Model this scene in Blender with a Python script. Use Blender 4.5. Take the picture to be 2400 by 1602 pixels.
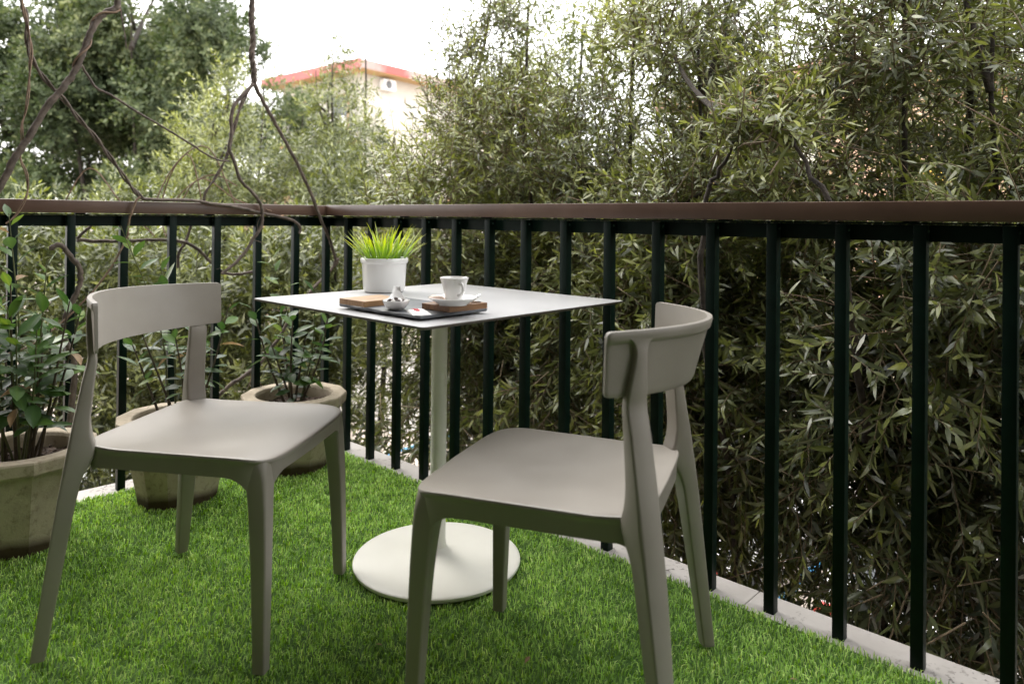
import bpy, bmesh, math, random
import numpy as np
from mathutils import Vector, Matrix

random.seed(7)
RNG = np.random.default_rng(7)
R = math.radians
for o in list(bpy.data.objects):
    bpy.data.objects.remove(o)
SC = bpy.context.scene
COL = SC.collection

# ------------------------------------------------------------------ camera
CAMZ = 0.975
cam_d = bpy.data.cameras.new('camera')
cam = bpy.data.objects.new('camera', cam_d)
COL.objects.link(cam)
cam_d.sensor_width = 36.0
cam_d.lens = 36.0 * 1705.6 / 2400.0
cam_d.shift_y = -299.0 / 2400.0
cam_d.clip_start = 0.05
cam_d.clip_end = 600.0
cam.matrix_world = (Matrix.Translation((0, 0, CAMZ)) @ Matrix.Rotation(R(90.28), 4, 'X')
                    @ Matrix.Rotation(0.0103, 4, 'Z'))
cam_d.dof.use_dof = True
cam_d.dof.focus_distance = 2.1
cam_d.dof.aperture_fstop = 3.2
SC.camera = cam

# ------------------------------------------------------------------ light
SUN_AZ, SUN_EL = R(-48), R(48)          # azimuth measured from +Y towards +X
world = bpy.data.worlds.new('World')
SC.world = world
world.use_nodes = True
nt = world.node_tree
bg = nt.nodes['Background']
sky = nt.nodes.new('ShaderNodeTexSky')
sky.sky_type = 'NISHITA'
sky.sun_disc = False
sky.sun_elevation = SUN_EL
sky.sun_rotation = SUN_AZ
sky.dust_density = 4.0
sky.air_density = 1.0
mixw = nt.nodes.new('ShaderNodeMix')
mixw.data_type = 'RGBA'
mixw.inputs[0].default_value = 0.85
mixw.inputs[7].default_value = (13.7, 13.6, 13.4, 1)     # even overcast cloud
nt.links.new(sky.outputs[0], mixw.inputs[6])
nt.links.new(mixw.outputs[2], bg.inputs[0])
bg.inputs[1].default_value = 0.15
sun_d = bpy.data.lights.new('sun', 'SUN')
sun_d.energy = 0.55
sun_d.angle = R(24)
sun_d.color = (1.0, 0.95, 0.88)
sun = bpy.data.objects.new('sun', sun_d)
COL.objects.link(sun)
sdir = Vector((math.sin(SUN_AZ) * math.cos(SUN_EL), math.cos(SUN_AZ) * math.cos(SUN_EL), math.sin(SUN_EL)))
sun.rotation_euler = sdir.to_track_quat('Z', 'Y').to_euler()
sun.location = (0, 6, 9)
SC.view_settings.view_transform = 'Standard'
SC.view_settings.look = 'None'
SC.view_settings.exposure = 1.34
SC.view_settings.gamma = 1.0
SC.cycles.max_bounces = 6
SC.cycles.transparent_max_bounces = 6

# ------------------------------------------------------------------ materials
def newmat(name):
    m = bpy.data.materials.new(name)
    m.use_nodes = True
    return m, m.node_tree, m.node_tree.nodes['Principled BSDF']

def ramp(nt, stops):
    r = nt.nodes.new('ShaderNodeValToRGB')
    e = r.color_ramp.elements
    while len(e) < len(stops):
        e.new(0.5)
    for i, (p, c) in enumerate(stops):
        e[i].position = p
        e[i].color = (*c, 1)
    return r

def noise(nt, scale, detail=5, rough=0.55, coord='Object', vec=None):
    n = nt.nodes.new('ShaderNodeTexNoise')
    n.inputs['Scale'].default_value = scale
    n.inputs['Detail'].default_value = detail
    n.inputs['Roughness'].default_value = rough
    if vec is None:
        tc = nt.nodes.new('ShaderNodeTexCoord')
        vec = tc.outputs[coord]
    nt.links.new(vec, n.inputs['Vector'])
    return n

def bump(nt, src, strength, dist, bsdf):
    b = nt.nodes.new('ShaderNodeBump')
    b.inputs['Strength'].default_value = strength
    b.inputs['Distance'].default_value = dist
    nt.links.new(src, b.inputs['Height'])
    nt.links.new(b.outputs[0], bsdf.inputs['Normal'])

def noisy(name, c0, c1, scale=8, rough=0.5, rough_var=0.1, bstr=0.0, bdist=0.002, bscale=None, coat=0.0, lo=0.3, hi=0.7, spec=0.5, detail=6):
    m, nt, b = newmat(name)
    n = noise(nt, scale, detail)
    r = ramp(nt, [(lo, c0), (hi, c1)])
    nt.links.new(n.outputs[0], r.inputs[0])
    nt.links.new(r.outputs[0], b.inputs['Base Color'])
    mr = nt.nodes.new('ShaderNodeMapRange')
    mr.inputs[3].default_value = rough - rough_var
    mr.inputs[4].default_value = rough + rough_var
    nt.links.new(n.outputs[0], mr.inputs[0])
    nt.links.new(mr.outputs[0], b.inputs['Roughness'])
    b.inputs['Specular IOR Level'].default_value = spec
    if coat:
        b.inputs['Coat Weight'].default_value = coat
        b.inputs['Coat Roughness'].default_value = 0.1
    if bstr:
        n2 = noise(nt, bscale or scale * 6, 4)
        bump(nt, n2.outputs[0], bstr, bdist, b)
    return m

def leafmat(name, stops, rough=0.38, trans=0.3, tcol=(0.2, 0.32, 0.05), back=1.35, spec=0.5):
    m, nt, b = newmat(name)
    a = nt.nodes.new('ShaderNodeAttribute')
    a.attribute_name = 'tone'
    r = ramp(nt, stops)
    nt.links.new(a.outputs['Fac'], r.inputs[0])
    geo = nt.nodes.new('ShaderNodeNewGeometry')
    hs = nt.nodes.new('ShaderNodeHueSaturation')
    hs.inputs['Saturation'].default_value = 0.75
    hs.inputs['Value'].default_value = back
    nt.links.new(r.outputs[0], hs.inputs['Color'])
    mx = nt.nodes.new('ShaderNodeMix')
    mx.data_type = 'RGBA'
    nt.links.new(geo.outputs['Backfacing'], mx.inputs[0])
    nt.links.new(r.outputs[0], mx.inputs[6])
    nt.links.new(hs.outputs[0], mx.inputs[7])
    nt.links.new(mx.outputs[2], b.inputs['Base Color'])
    b.inputs['Roughness'].default_value = rough
    b.inputs['Specular IOR Level'].default_value = spec
    t = nt.nodes.new('ShaderNodeBsdfTranslucent')
    hs2 = nt.nodes.new('ShaderNodeHueSaturation')
    hs2.inputs['Saturation'].default_value = 1.15
    hs2.inputs['Value'].default_value = 2.2
    nt.links.new(r.outputs[0], hs2.inputs['Color'])
    nt.links.new(hs2.outputs[0], t.inputs[0])
    ms = nt.nodes.new('ShaderNodeMixShader')
    ms.inputs[0].default_value = trans
    nt.links.new(b.outputs[0], ms.inputs[1])
    nt.links.new(t.outputs[0], ms.inputs[2])
    nt.links.new(ms.outputs[0], nt.nodes['Material Output'].inputs[0])
    return m

M = {}
M['plastic'] = noisy('taupe_plastic', (0.275, 0.250, 0.219), (0.325, 0.298, 0.264), 7, 0.40, 0.14, 0.06, 0.0004, 900)
M['turf'] = leafmat('turf_blades', [(0, (0.06, 0.13, 0.006)), (0.5, (0.225, 0.43, 0.018)), (0.85, (0.38, 0.60, 0.045)), (1, (0.60, 0.74, 0.16))], 0.6, 0.25, spec=0.2)
M['turf_back'] = noisy('turf_backing', (0.04, 0.10, 0.012), (0.07, 0.15, 0.02), 60, 0.9)
M['rail'] = noisy('brown_rail_paint', (0.098, 0.056, 0.040), (0.130, 0.076, 0.055), 9, 0.36, 0.06, 0.05, 0.0005, 200)
M['green'] = noisy('dark_green_paint', (0.0010, 0.0068, 0.0042), (0.0018, 0.0115, 0.0072), 25, 0.44, 0.08, 0.2, 0.0006, 120, spec=0.13)
M['rivet'] = noisy('rivet_metal', (0.02, 0.05, 0.04), (0.05, 0.09, 0.07), 40, 0.4)
M['white_hpl'] = noisy('white_laminate', (0.46, 0.46, 0.465), (0.50, 0.50, 0.505), 6, 0.32, 0.10)
M['hpl_edge'] = noisy('laminate_edge', (0.07, 0.06, 0.05), (0.10, 0.085, 0.07), 30, 0.5)
M['white_metal'] = noisy('white_powder_coat', (0.79, 0.78, 0.71), (0.84, 0.83, 0.76), 6, 0.42, 0.05, 0.04, 0.0003, 700)
M['ceramic'] = noisy('white_ceramic', (0.78, 0.77, 0.75), (0.80, 0.79, 0.775), 4, 0.12, 0.03, coat=0.5)
M['melamine'] = noisy('white_glazed_pot', (0.80, 0.79, 0.775), (0.82, 0.815, 0.80), 4, 0.25, 0.03, coat=0.2)
M['slate'] = noisy('slate', (0.045, 0.05, 0.058), (0.11, 0.12, 0.135), 14, 0.42, 0.12, 0.5, 0.002, 45)
M['soil'] = noisy('potting_soil', (0.018, 0.011, 0.007), (0.09, 0.055, 0.035), 70, 0.9, 0.05, 1.0, 0.01, 90)
M['bark_vine'] = noisy('vine_bark', (0.055, 0.04, 0.032), (0.17, 0.13, 0.105), 40, 0.75, 0.1, 0.7, 0.003, 150)
M['bark_tan'] = noisy('tan_vine_bark', (0.16, 0.10, 0.065), (0.28, 0.19, 0.13), 40, 0.7, 0.1, 0.5, 0.002, 150)
M['bark'] = noisy('tree_bark', (0.018, 0.014, 0.011), (0.055, 0.042, 0.032), 30, 0.85, 0.05, 0.8, 0.01, 60)
M['twig'] = noisy('olive_twig', (0.10, 0.075, 0.04), (0.19, 0.14, 0.08), 30, 0.7)
M['stem'] = noisy('laurel_stem', (0.04, 0.028, 0.018), (0.10, 0.075, 0.045), 50, 0.7)
M['stem_green'] = noisy('young_green_stem', (0.07, 0.085, 0.03), (0.13, 0.14, 0.05), 50, 0.6)
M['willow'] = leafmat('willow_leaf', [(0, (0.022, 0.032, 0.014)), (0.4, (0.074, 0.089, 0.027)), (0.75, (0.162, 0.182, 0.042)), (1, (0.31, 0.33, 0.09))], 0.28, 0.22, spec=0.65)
M['oak'] = leafmat('oak_leaf', [(0, (0.020, 0.034, 0.012)), (0.5, (0.055, 0.078, 0.026)), (1, (0.17, 0.19, 0.07))], 0.6, 0.2, spec=0.25)
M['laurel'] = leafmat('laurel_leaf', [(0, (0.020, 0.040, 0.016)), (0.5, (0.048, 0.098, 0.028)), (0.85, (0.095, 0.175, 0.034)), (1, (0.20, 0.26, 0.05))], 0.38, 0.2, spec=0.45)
M['dry'] = leafmat('dry_leaf', [(0, (0.20, 0.11, 0.05)), (1, (0.42, 0.30, 0.18))], 0.6, 0.2)
M['grassblade'] = leafmat('pot_grass_blade', [(0, (0.03, 0.08, 0.012)), (0.4, (0.16, 0.26, 0.02)), (0.7, (0.44, 0.48, 0.025)), (1, (0.70, 0.66, 0.06))], 0.4, 0.3)
M['wall'] = noisy('brown_render', (0.055, 0.045, 0.035), (0.075, 0.062, 0.048), 2, 0.9)
M['ceil'] = noisy('ceiling_render', (0.11, 0.10, 0.085), (0.14, 0.125, 0.105), 2, 0.9)
M['cream'] = noisy('cream_facade', (0.45, 0.425, 0.375), (0.51, 0.485, 0.435), 0.6, 0.9)
M['whitefac'] = noisy('white_facade', (0.78, 0.76, 0.72), (0.82, 0.80, 0.76), 0.6, 0.9)
M['ochre'] = noisy('ochre_soffit', (0.36, 0.23, 0.10), (0.42, 0.28, 0.13), 0.8, 0.9)
M['peach'] = noisy('peach_facade', (0.60, 0.38, 0.27), (0.66, 0.44, 0.32), 0.7, 0.9)
M['redfascia'] = noisy('red_fascia', (0.27, 0.075, 0.068), (0.33, 0.11, 0.10), 1.2, 0.7)
M['fadedfascia'] = noisy('faded_fascia', (0.42, 0.10, 0.09), (0.34, 0.26, 0.24), 0.45, 0.8, lo=0.42, hi=0.52)
M['tile'] = noisy('roof_tile', (0.22, 0.11, 0.08), (0.36, 0.20, 0.15), 5, 0.9)
M['glass'] = noisy('window_glass', (0.03, 0.035, 0.04), (0.05, 0.055, 0.06), 2, 0.08, 0.02)
M['frame'] = noisy('window_frame', (0.35, 0.22, 0.12), (0.42, 0.27, 0.16), 5, 0.6)
M['yellow'] = noisy('yellow_awning', (0.72, 0.38, 0.04), (0.80, 0.45, 0.06), 3, 0.7)
M['carwhite'] = noisy('white_car_paint', (0.76, 0.76, 0.76), (0.80, 0.80, 0.80), 2, 0.18, 0.03, coat=0.8)
M['tyre'] = noisy('tyre_rubber', (0.012, 0.012, 0.012), (0.03, 0.03, 0.03), 20, 0.8)
M['alloy'] = noisy('wheel_alloy', (0.35, 0.35, 0.36), (0.45, 0.45, 0.46), 8, 0.3)
M['redlight'] = noisy('tail_light', (0.45, 0.02, 0.015), (0.55, 0.04, 0.03), 9, 0.15)
M['clearlight'] = noisy('head_light', (0.7, 0.7, 0.72), (0.8, 0.8, 0.82), 9, 0.08)
M['bluepaint'] = noisy('blue_marking', (0.03, 0.25, 0.50), (0.06, 0.34, 0.60), 6, 0.6)
M['lawn'] = noisy('lawn', (0.09, 0.17, 0.02), (0.17, 0.27, 0.045), 3, 0.9)
M['ground'] = noisy('pale_paving', (0.42, 0.35, 0.29), (0.58, 0.50, 0.43), 1.3, 0.9, detail=8)
M['street'] = noisy('pale_asphalt', (0.30, 0.27, 0.25), (0.40, 0.37, 0.34), 1.0, 0.9, detail=8)
M['coffee'] = noisy('coffee', (0.03, 0.014, 0.006), (0.05, 0.022, 0.01), 10, 0.15)
M['choco'] = noisy('chocolate', (0.022, 0.011, 0.008), (0.05, 0.024, 0.018), 40, 0.35)
M['sugarwhite'] = noisy('sugar_coating', (0.7, 0.68, 0.66), (0.8, 0.78, 0.76), 40, 0.4)
M['paper'] = noisy('sachet_paper', (0.72, 0.71, 0.70), (0.80, 0.79, 0.78), 20, 0.4, 0.05, 0.5, 0.003, 60)
M['redprint'] = noisy('red_print', (0.55, 0.01, 0.03), (0.62, 0.02, 0.05), 30, 0.4)
M['biscuit'] = noisy('biscuit_wrap', (0.72, 0.52, 0.42), (0.82, 0.66, 0.56), 60, 0.3, 0.08, 0.5, 0.003, 120)
M['steel'] = noisy('steel', (0.5, 0.5, 0.5), (0.6, 0.6, 0.6), 10, 0.15)
M['steel'].node_tree.nodes['Principled BSDF'].inputs['Metallic'].default_value = 1.0
M['acwhite'] = noisy('ac_casing', (0.72, 0.72, 0.72), (0.78, 0.78, 0.78), 3, 0.5)
M['acgrey'] = noisy('ac_grille', (0.08, 0.085, 0.09), (0.11, 0.115, 0.12), 12, 0.5)

def wood_mat(name, c0, c1):
    m, nt, b = newmat(name)
    tc = nt.nodes.new('ShaderNodeTexCoord')
    mp = nt.nodes.new('ShaderNodeMapping')
    mp.inputs['Scale'].default_value = (6, 90, 40)
    nt.links.new(tc.outputs['Object'], mp.inputs[0])
    n = noise(nt, 1.6, 6, 0.6, vec=mp.outputs[0])
    r = ramp(nt, [(0.3, c0), (0.7, c1)])
    nt.links.new(n.outputs[0], r.inputs[0])
    nt.links.new(r.outputs[0], b.inputs['Base Color'])
    b.inputs['Roughness'].default_value = 0.45
    bump(nt, n.outputs[0], 0.2, 0.001, b)
    return m
M['wood'] = wood_mat('oak_wood', (0.24, 0.125, 0.05), (0.42, 0.25, 0.12))
M['wood2'] = wood_mat('walnut_wood', (0.16, 0.075, 0.03), (0.30, 0.16, 0.07))
M['woodmark'] = noisy('burnt_mark', (0.05, 0.03, 0.02), (0.09, 0.06, 0.04), 30, 0.7)

def concrete_mat():
    m, nt, b = newmat('cast_concrete')
    n1 = noise(nt, 7, 8, 0.6)
    n2 = noise(nt, 55, 6, 0.65)
    n3 = noise(nt, 2.2, 4)
    r1 = ramp(nt, [(0.3, (0.31, 0.26, 0.19)), (0.55, (0.47, 0.40, 0.305)), (0.75, (0.54, 0.465, 0.365))])
    nt.links.new(n1.outputs[0], r1.inputs[0])
    r2 = ramp(nt, [(0.33, (0.62, 0.6, 0.56)), (0.45, (1, 1, 1))])
    nt.links.new(n2.outputs[0], r2.inputs[0])
    mu = nt.nodes.new('ShaderNodeMix')
    mu.data_type = 'RGBA'; mu.blend_type = 'MULTIPLY'; mu.inputs[0].default_value = 0.8
    nt.links.new(r1.outputs[0], mu.inputs[6]); nt.links.new(r2.outputs[0], mu.inputs[7])
    # damp, dirty foot of the pot with its own ragged edge
    tc = nt.nodes.new('ShaderNodeTexCoord')
    sp = nt.nodes.new('ShaderNodeSeparateXYZ')
    nt.links.new(tc.outputs['Object'], sp.inputs[0])
    ad = nt.nodes.new('ShaderNodeMath'); ad.operation = 'MULTIPLY_ADD'
    ad.inputs[1].default_value = 0.10; ad.inputs[2].default_value = -0.042
    nt.links.new(n3.outputs[0], ad.inputs[0])
    sb = nt.nodes.new('ShaderNodeMath'); sb.operation = 'SUBTRACT'
    nt.links.new(sp.outputs[2], sb.inputs[0]); nt.links.new(ad.outputs[0], sb.inputs[1])
    r3 = ramp(nt, [(0.010, (0.16, 0.13, 0.10)), (0.040, (1, 1, 1))])
    nt.links.new(sb.outputs[0], r3.inputs[0])
    mu2 = nt.nodes.new('ShaderNodeMix')
    mu2.data_type = 'RGBA'; mu2.blend_type = 'MULTIPLY'; mu2.inputs[0].default_value = 1
    nt.links.new(mu.outputs[2], mu2.inputs[6]); nt.links.new(r3.outputs[0], mu2.inputs[7])
    nt.links.new(mu2.outputs[2], b.inputs['Base Color'])
    b.inputs['Roughness'].default_value = 0.85
    b.inputs['Specular IOR Level'].default_value = 0.25
    bump(nt, n2.outputs[0], 0.5, 0.004, b)
    return m
M['concrete'] = concrete_mat()

def kerb_mat():
    m, nt, b = newmat('white_kerb_stone')
    n1 = noise(nt, 5, 6)
    n2 = noise(nt, 70, 3, 0.6)
    n3 = noise(nt, 6, 3)
    r1 = ramp(nt, [(0.3, (0.40, 0.37, 0.345)), (0.7, (0.53, 0.50, 0.475))])
    nt.links.new(n1.outputs[0], r1.inputs[0])
    r2 = ramp(nt, [(0.56, (1, 1, 1)), (0.61, (0.12, 0.10, 0.085))])
    nt.links.new(n2.outputs[0], r2.inputs[0])
    r3 = ramp(nt, [(0.50, (0, 0, 0)), (0.66, (1, 1, 1))])
    nt.links.new(n3.outputs[0], r3.inputs[0])
    mu = nt.nodes.new('ShaderNodeMix')
    mu.data_type = 'RGBA'; mu.blend_type = 'MULTIPLY'
    nt.links.new(r3.outputs[0], mu.inputs[0])
    nt.links.new(r1.outputs[0], mu.inputs[6]); nt.links.new(r2.outputs[0], mu.inputs[7])
    nt.links.new(mu.outputs[2], b.inputs['Base Color'])
    b.inputs['Roughness'].default_value = 0.7
    bump(nt, n2.outputs[0], 0.2, 0.002, b)
    return m
M['kerb'] = kerb_mat()

# ------------------------------------------------------------------ helpers
class MB:
    """collects simple shapes into one mesh"""
    def __init__(s):
        s.v, s.f = [], []
    def add(s, v, f):
        k = len(s.v)
        s.v += [tuple(map(float, p)) for p in v]
        s.f += [tuple(i + k for i in q) for q in f]
        return s
    def box(s, x0, x1, y0, y1, z0, z1, mt=None):
        p = [Vector(q) for q in ((x0, y0, z0), (x1, y0, z0), (x1, y1, z0), (x0, y1, z0), (x0, y0, z1), (x1, y0, z1), (x1, y1, z1), (x0, y1, z1))]
        if mt is not None:
            p = [mt @ q for q in p]
        return s.add(p, [(0, 3, 2, 1), (4, 5, 6, 7), (0, 1, 5, 4), (1, 2, 6, 5), (2, 3, 7, 6), (3, 0, 4, 7)])
    def prism(s, poly, z0, z1):
        n = len(poly)
        v = [(x, y, z0) for x, y in poly] + [(x, y, z1) for x, y in poly]
        return s.add(v, [tuple(range(n))[::-1], tuple(range(n, 2 * n))] + [(i, (i + 1) % n, n + (i + 1) % n, n + i) for i in range(n)])
    def tube(s, pts, rad, sides=8, cap=True):
        P = [Vector(p) for p in pts]
        n = len(P)
        if not hasattr(rad, '__len__'):
            rad = [rad] * n
        t0 = (P[1] - P[0]).normalized()
        up = Vector((0, 0, 1)) if abs(t0.z) < 0.9 else Vector((1, 0, 0))
        nx = t0.cross(up).normalized()
        v = []
        for i in range(n):
            t = (P[min(i + 1, n - 1)] - P[max(i - 1, 0)]).normalized()
            nx = (nx - t * nx.dot(t)).normalized()
            ny = t.cross(nx)
            for j in range(sides):
                a = 2 * math.pi * j / sides
                v.append(P[i] + (nx * math.cos(a) + ny * math.sin(a)) * rad[i])
        f = [(i * sides + j, i * sides + (j + 1) % sides, (i + 1) * sides + (j + 1) % sides, (i + 1) * sides + j) for i in range(n - 1) for j in range(sides)]
        if cap:
            f += [tuple(range(sides))[::-1], tuple(range((n - 1) * sides, n * sides))]
        return s.add(v, f)
    def lathe(s, prof, seg=48, c=(0, 0, 0), close=False):
        n = len(prof)
        v = [(c[0] + r * math.cos(2 * math.pi * j / seg), c[1] + r * math.sin(2 * math.pi * j / seg), c[2] + z) for r, z in prof for j in range(seg)]
        f = [(i * seg + j, i * seg + (j + 1) % seg, (i + 1) * seg + (j + 1) % seg, (i + 1) * seg + j) for i in range(n - 1) for j in range(seg)]
        if close:
            f += [tuple(range(seg))[::-1], tuple(range((n - 1) * seg, n * seg))]
        return s.add(v, f)
    def build(s, name, mat, parent=None, smooth=None, bevel=0, loc=None, bseg=2):
        me = bpy.data.meshes.new(name)
        me.from_pydata(s.v, [], s.f)
        bm = bmesh.new(); bm.from_mesh(me)
        bmesh.ops.recalc_face_normals(bm, faces=bm.faces)
        if bevel:
            bmesh.ops.remove_doubles(bm, verts=bm.verts, dist=1e-5)
            ed = [e for e in bm.edges if len(e.link_faces) == 2 and e.calc_face_angle(0) > R(30)]
            bmesh.ops.bevel(bm, geom=ed, offset=bevel, segments=bseg, affect='EDGES', profile=0.6)
        bm.to_mesh(me); bm.free()
        return link(name, me, mat, parent, smooth, loc)

def link(name, me, mat, parent=None, smooth=None, loc=None):
    if mat is not None and not me.materials:
        me.materials.append(M[mat] if isinstance(mat, str) else mat)
    if smooth is not None:
        me.shade_smooth()
        me.set_sharp_from_angle(angle=R(smooth))
    o = bpy.data.objects.new(name, me)
    COL.objects.link(o)
    if parent is not None:
        o.parent = parent
    if loc is not None:
        o.location = loc
    return o

def tag(o, label, cat, group=None):
    o['label'] = label; o['category'] = cat
    if group:
        o['group'] = group
    return o

def thing(name, label, cat, loc=(0, 0, 0), rz=0.0, group=None):
    o = bpy.data.objects.new(name, None)
    o.empty_display_size = 0.1
    COL.objects.link(o)
    o.location = loc; o.rotation_euler = (0, 0, rz)
    return tag(o, label, cat, group)

def struct(o):
    o['kind'] = 'structure'
    return o

def smooth_path(pts, n=4):
    """Catmull-Rom through the points"""
    P = [np.array(p, float) for p in pts]
    P = [2 * P[0] - P[1]] + P + [2 * P[-1] - P[-2]]
    out = []
    for i in range(1, len(P) - 2):
        for k in range(n):
            t = k / n
            out.append(0.5 * ((2 * P[i]) + (P[i + 1] - P[i - 1]) * t + (2 * P[i - 1] - 5 * P[i] + 4 * P[i + 1] - P[i + 2]) * t * t + (3 * P[i] - P[i - 1] - 3 * P[i + 1] + P[i + 2]) * t ** 3))
    out.append(P[-2])
    return out

# ------------------------------------------------------------------ balcony frame of reference
C = np.array([-0.8092, 3.2201])
DR = np.array([0.73746, -0.67539]); NR = np.array([0.67539, 0.73746])      # right run, outwards
DL = np.array([-0.71694, -0.69714]); NL = np.array([-0.69714, 0.71694])    # left run, outwards
def FR(t, o): return C + DR * t + NR * o
def FL(t, o): return C + DL * t + NL * o
def corner(o1, o2):
    return C + np.linalg.solve(np.array([NR, NL]), np.array([o1, o2]))
TR, TL = 3.9, 2.0
GROUND = -3.4

def strip(o0, o1, side):
    """plan polygon of a strip along one run, mitred at the corner"""
    a, b = corner(o0, o0), corner(o1, o1)
    e0, e1 = (FR(TR, o0), FR(TR, o1)) if side == 'R' else (FL(TL, o0), FL(TL, o1))
    return [a, e0, e1, b]

# structure: slab, kerb, turf backing, wall and ceiling of the balcony
OW = -2.5
lw = FL(TL, -0.05)
slab_poly = [corner(0.05, 0.05), FR(TR, 0.05), FR(TR, OW), C + np.linalg.solve(np.array([NR, DL]), np.array([OW, TL])), FL(TL, 0.05)]
struct(MB().prism(slab_poly, -0.26, -0.062).build('balcony_floor', 'ceil'))
tb_poly = [corner(-0.052, -0.052), FR(TR, -0.052), FR(TR, OW + .01), C + np.linalg.solve(np.array([NR, DL]), np.array([OW + .01, TL])), FL(TL, -0.052)]
struct(MB().prism(tb_poly, -0.058, -0.014).build('turf_backing', 'turf_back'))
kb = bpy.data.objects.new('kerb', None); COL.objects.link(kb); struct(kb)
for side, T in (('R', TR), ('L', TL)):
    nseg = 4 if side == 'R' else 2
    F = FR if side == 'R' else FL
    cuts = [T * i / nseg for i in range(nseg + 1)]
    for i in range(nseg):
        if i == 0:
            poly = [corner(-0.05, -0.05), F(cuts[1] - .001, -0.05), F(cuts[1] - .001, 0.066), corner(0.066, 0.066)]
        else:
            poly = [F(cuts[i] + .001, -0.05), F(cuts[i + 1] - .001, -0.05), F(cuts[i + 1] - .001, 0.066), F(cuts[i] + .001, 0.066)]
        MB().prism(poly, -0.06, -0.015).build('kerb_stone', 'kerb', kb, bevel=0.004)
ceil_poly = [corner(-0.55, 0.12), FR(TR, -0.55), FR(TR, OW), C + np.linalg.solve(np.array([NR, DL]), np.array([OW, TL])), FL(TL, 0.12)]
struct(MB().prism(ceil_poly, 2.85, 3.05).build('balcony_ceiling', 'ceil'))
wp = [FR(-1.8, OW), FR(TR + 1.5, OW), FR(TR + 1.5, OW - 0.25), FR(-1.8, OW - 0.25)]
struct(MB().prism(wp, GROUND, 5.8).build('house_wall', 'wall'))

struct(MB().prism([FR(TR, OW), FR(TR + .2, OW), FR(TR + .2, 0.12), FR(TR, 0.12)], -0.26, 2.85).build('light_block_wall', 'wall'))  # unseen wall, added to cut fill light from the open right end
# ground, lawn, street, parking marks
def sheet(name, poly, z, mat):
    return struct(MB().add([(x, y, z) for x, y in poly], [tuple(range(len(poly)))]).build(name, mat))
sheet('ground', [(-250, -200), (250, -200), (250, 300), (-250, 300)], GROUND, 'ground')
sheet('lawn', [(-0.6, 15.2), (3.6, 14.6), (4.6, 20.4), (-0.2, 21.0)], GROUND + .004, 'lawn')
sheet('street', [tuple(FR(-30, 7.6)), tuple(FR(30, 7.6)), tuple(FR(30, 13.0)), tuple(FR(-30, 13.0))], GROUND + .006, 'street')
for i in range(7):
    t = -8.0 + i * 2.45
    sheet('parking_line', [tuple(FR(t, 5.2)), tuple(FR(t + .12, 5.2)), tuple(FR(t + .12, 9.8)), tuple(FR(t, 9.8))], GROUND + .012, 'bluepaint')

# ------------------------------------------------------------------ railing
rl = thing('balcony_railing', 'dark green metal balcony railing topped by a brown handrail', 'railing', (*C, 0))
def rel(p, z): return (p[0] - C[0], p[1] - C[1], z)
def relpoly(poly): return [(p[0] - C[0], p[1] - C[1]) for p in poly]
RZ0, RZ1 = 0.9764, 1.0199
for side in 'RL':
    MB().prism(relpoly(strip(-0.045, 0.03, side)), RZ0, RZ1 + (0.0012 if side == 'R' else 0)).build('handrail', 'rail', rl, bevel=0.0035, smooth=40)
    MB().prism(relpoly(strip(0.0005, 0.0055, side)), 0.931, 0.969).build('top_bar', 'green', rl)
    MB().prism(relpoly(strip(-0.021, 0.018, side)), 0.9695, 0.9738).build('top_flange', 'green', rl)
    F = FR if side == 'R' else FL
    for k in range(0, 10 if side == 'R' else 5):
        t = 0.06 + k * 0.45
        if t > (TR if side == 'R' else TL): break
        p = F(t, 0)
        MB().prism(relpoly([F(t, -.012), F(t + .03, -.012), F(t + .03, .012), F(t, .012)]), 0.9738, RZ0).build('spacer', 'green', rl)
sp = 0.16774
for side, kmax in (('R', 23), ('L', 11)):
    F = FR if side == 'R' else FL
    for k in range(0 if side == 'R' else 1, kmax + 1):
        t = k * sp
        w = 0.0135
        poly = [F(t - w, -0.0275), F(t + w, -0.0275), F(t + w, -0.0005), F(t - w, -0.0005)]
        b = MB().prism(relpoly(poly), -0.03, 0.9690).build('baluster', 'green', rl, bevel=0.0022, bseg=2, smooth=35)
        if k > 2 or side == 'L':
            p = F(t + w, -0.014)
            nn = (DR if side == 'R' else DL)
            q0 = rel(p, 0.955); q1 = rel(p + nn * 0.0025, 0.955)
            MB().tube([q0, q1], 0.0035, 8).build('rivet', 'rivet', b)

# ------------------------------------------------------------------ turf
def in_view(P, margin=0.12):
    """keep only what a camera near the photograph's could see"""
    y = np.maximum(P[:, 1], 1e-3)
    u = P[:, 0] / y
    return (P[:, 1] > 0.9) & (np.abs(u) < 0.704 + margin)

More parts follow.
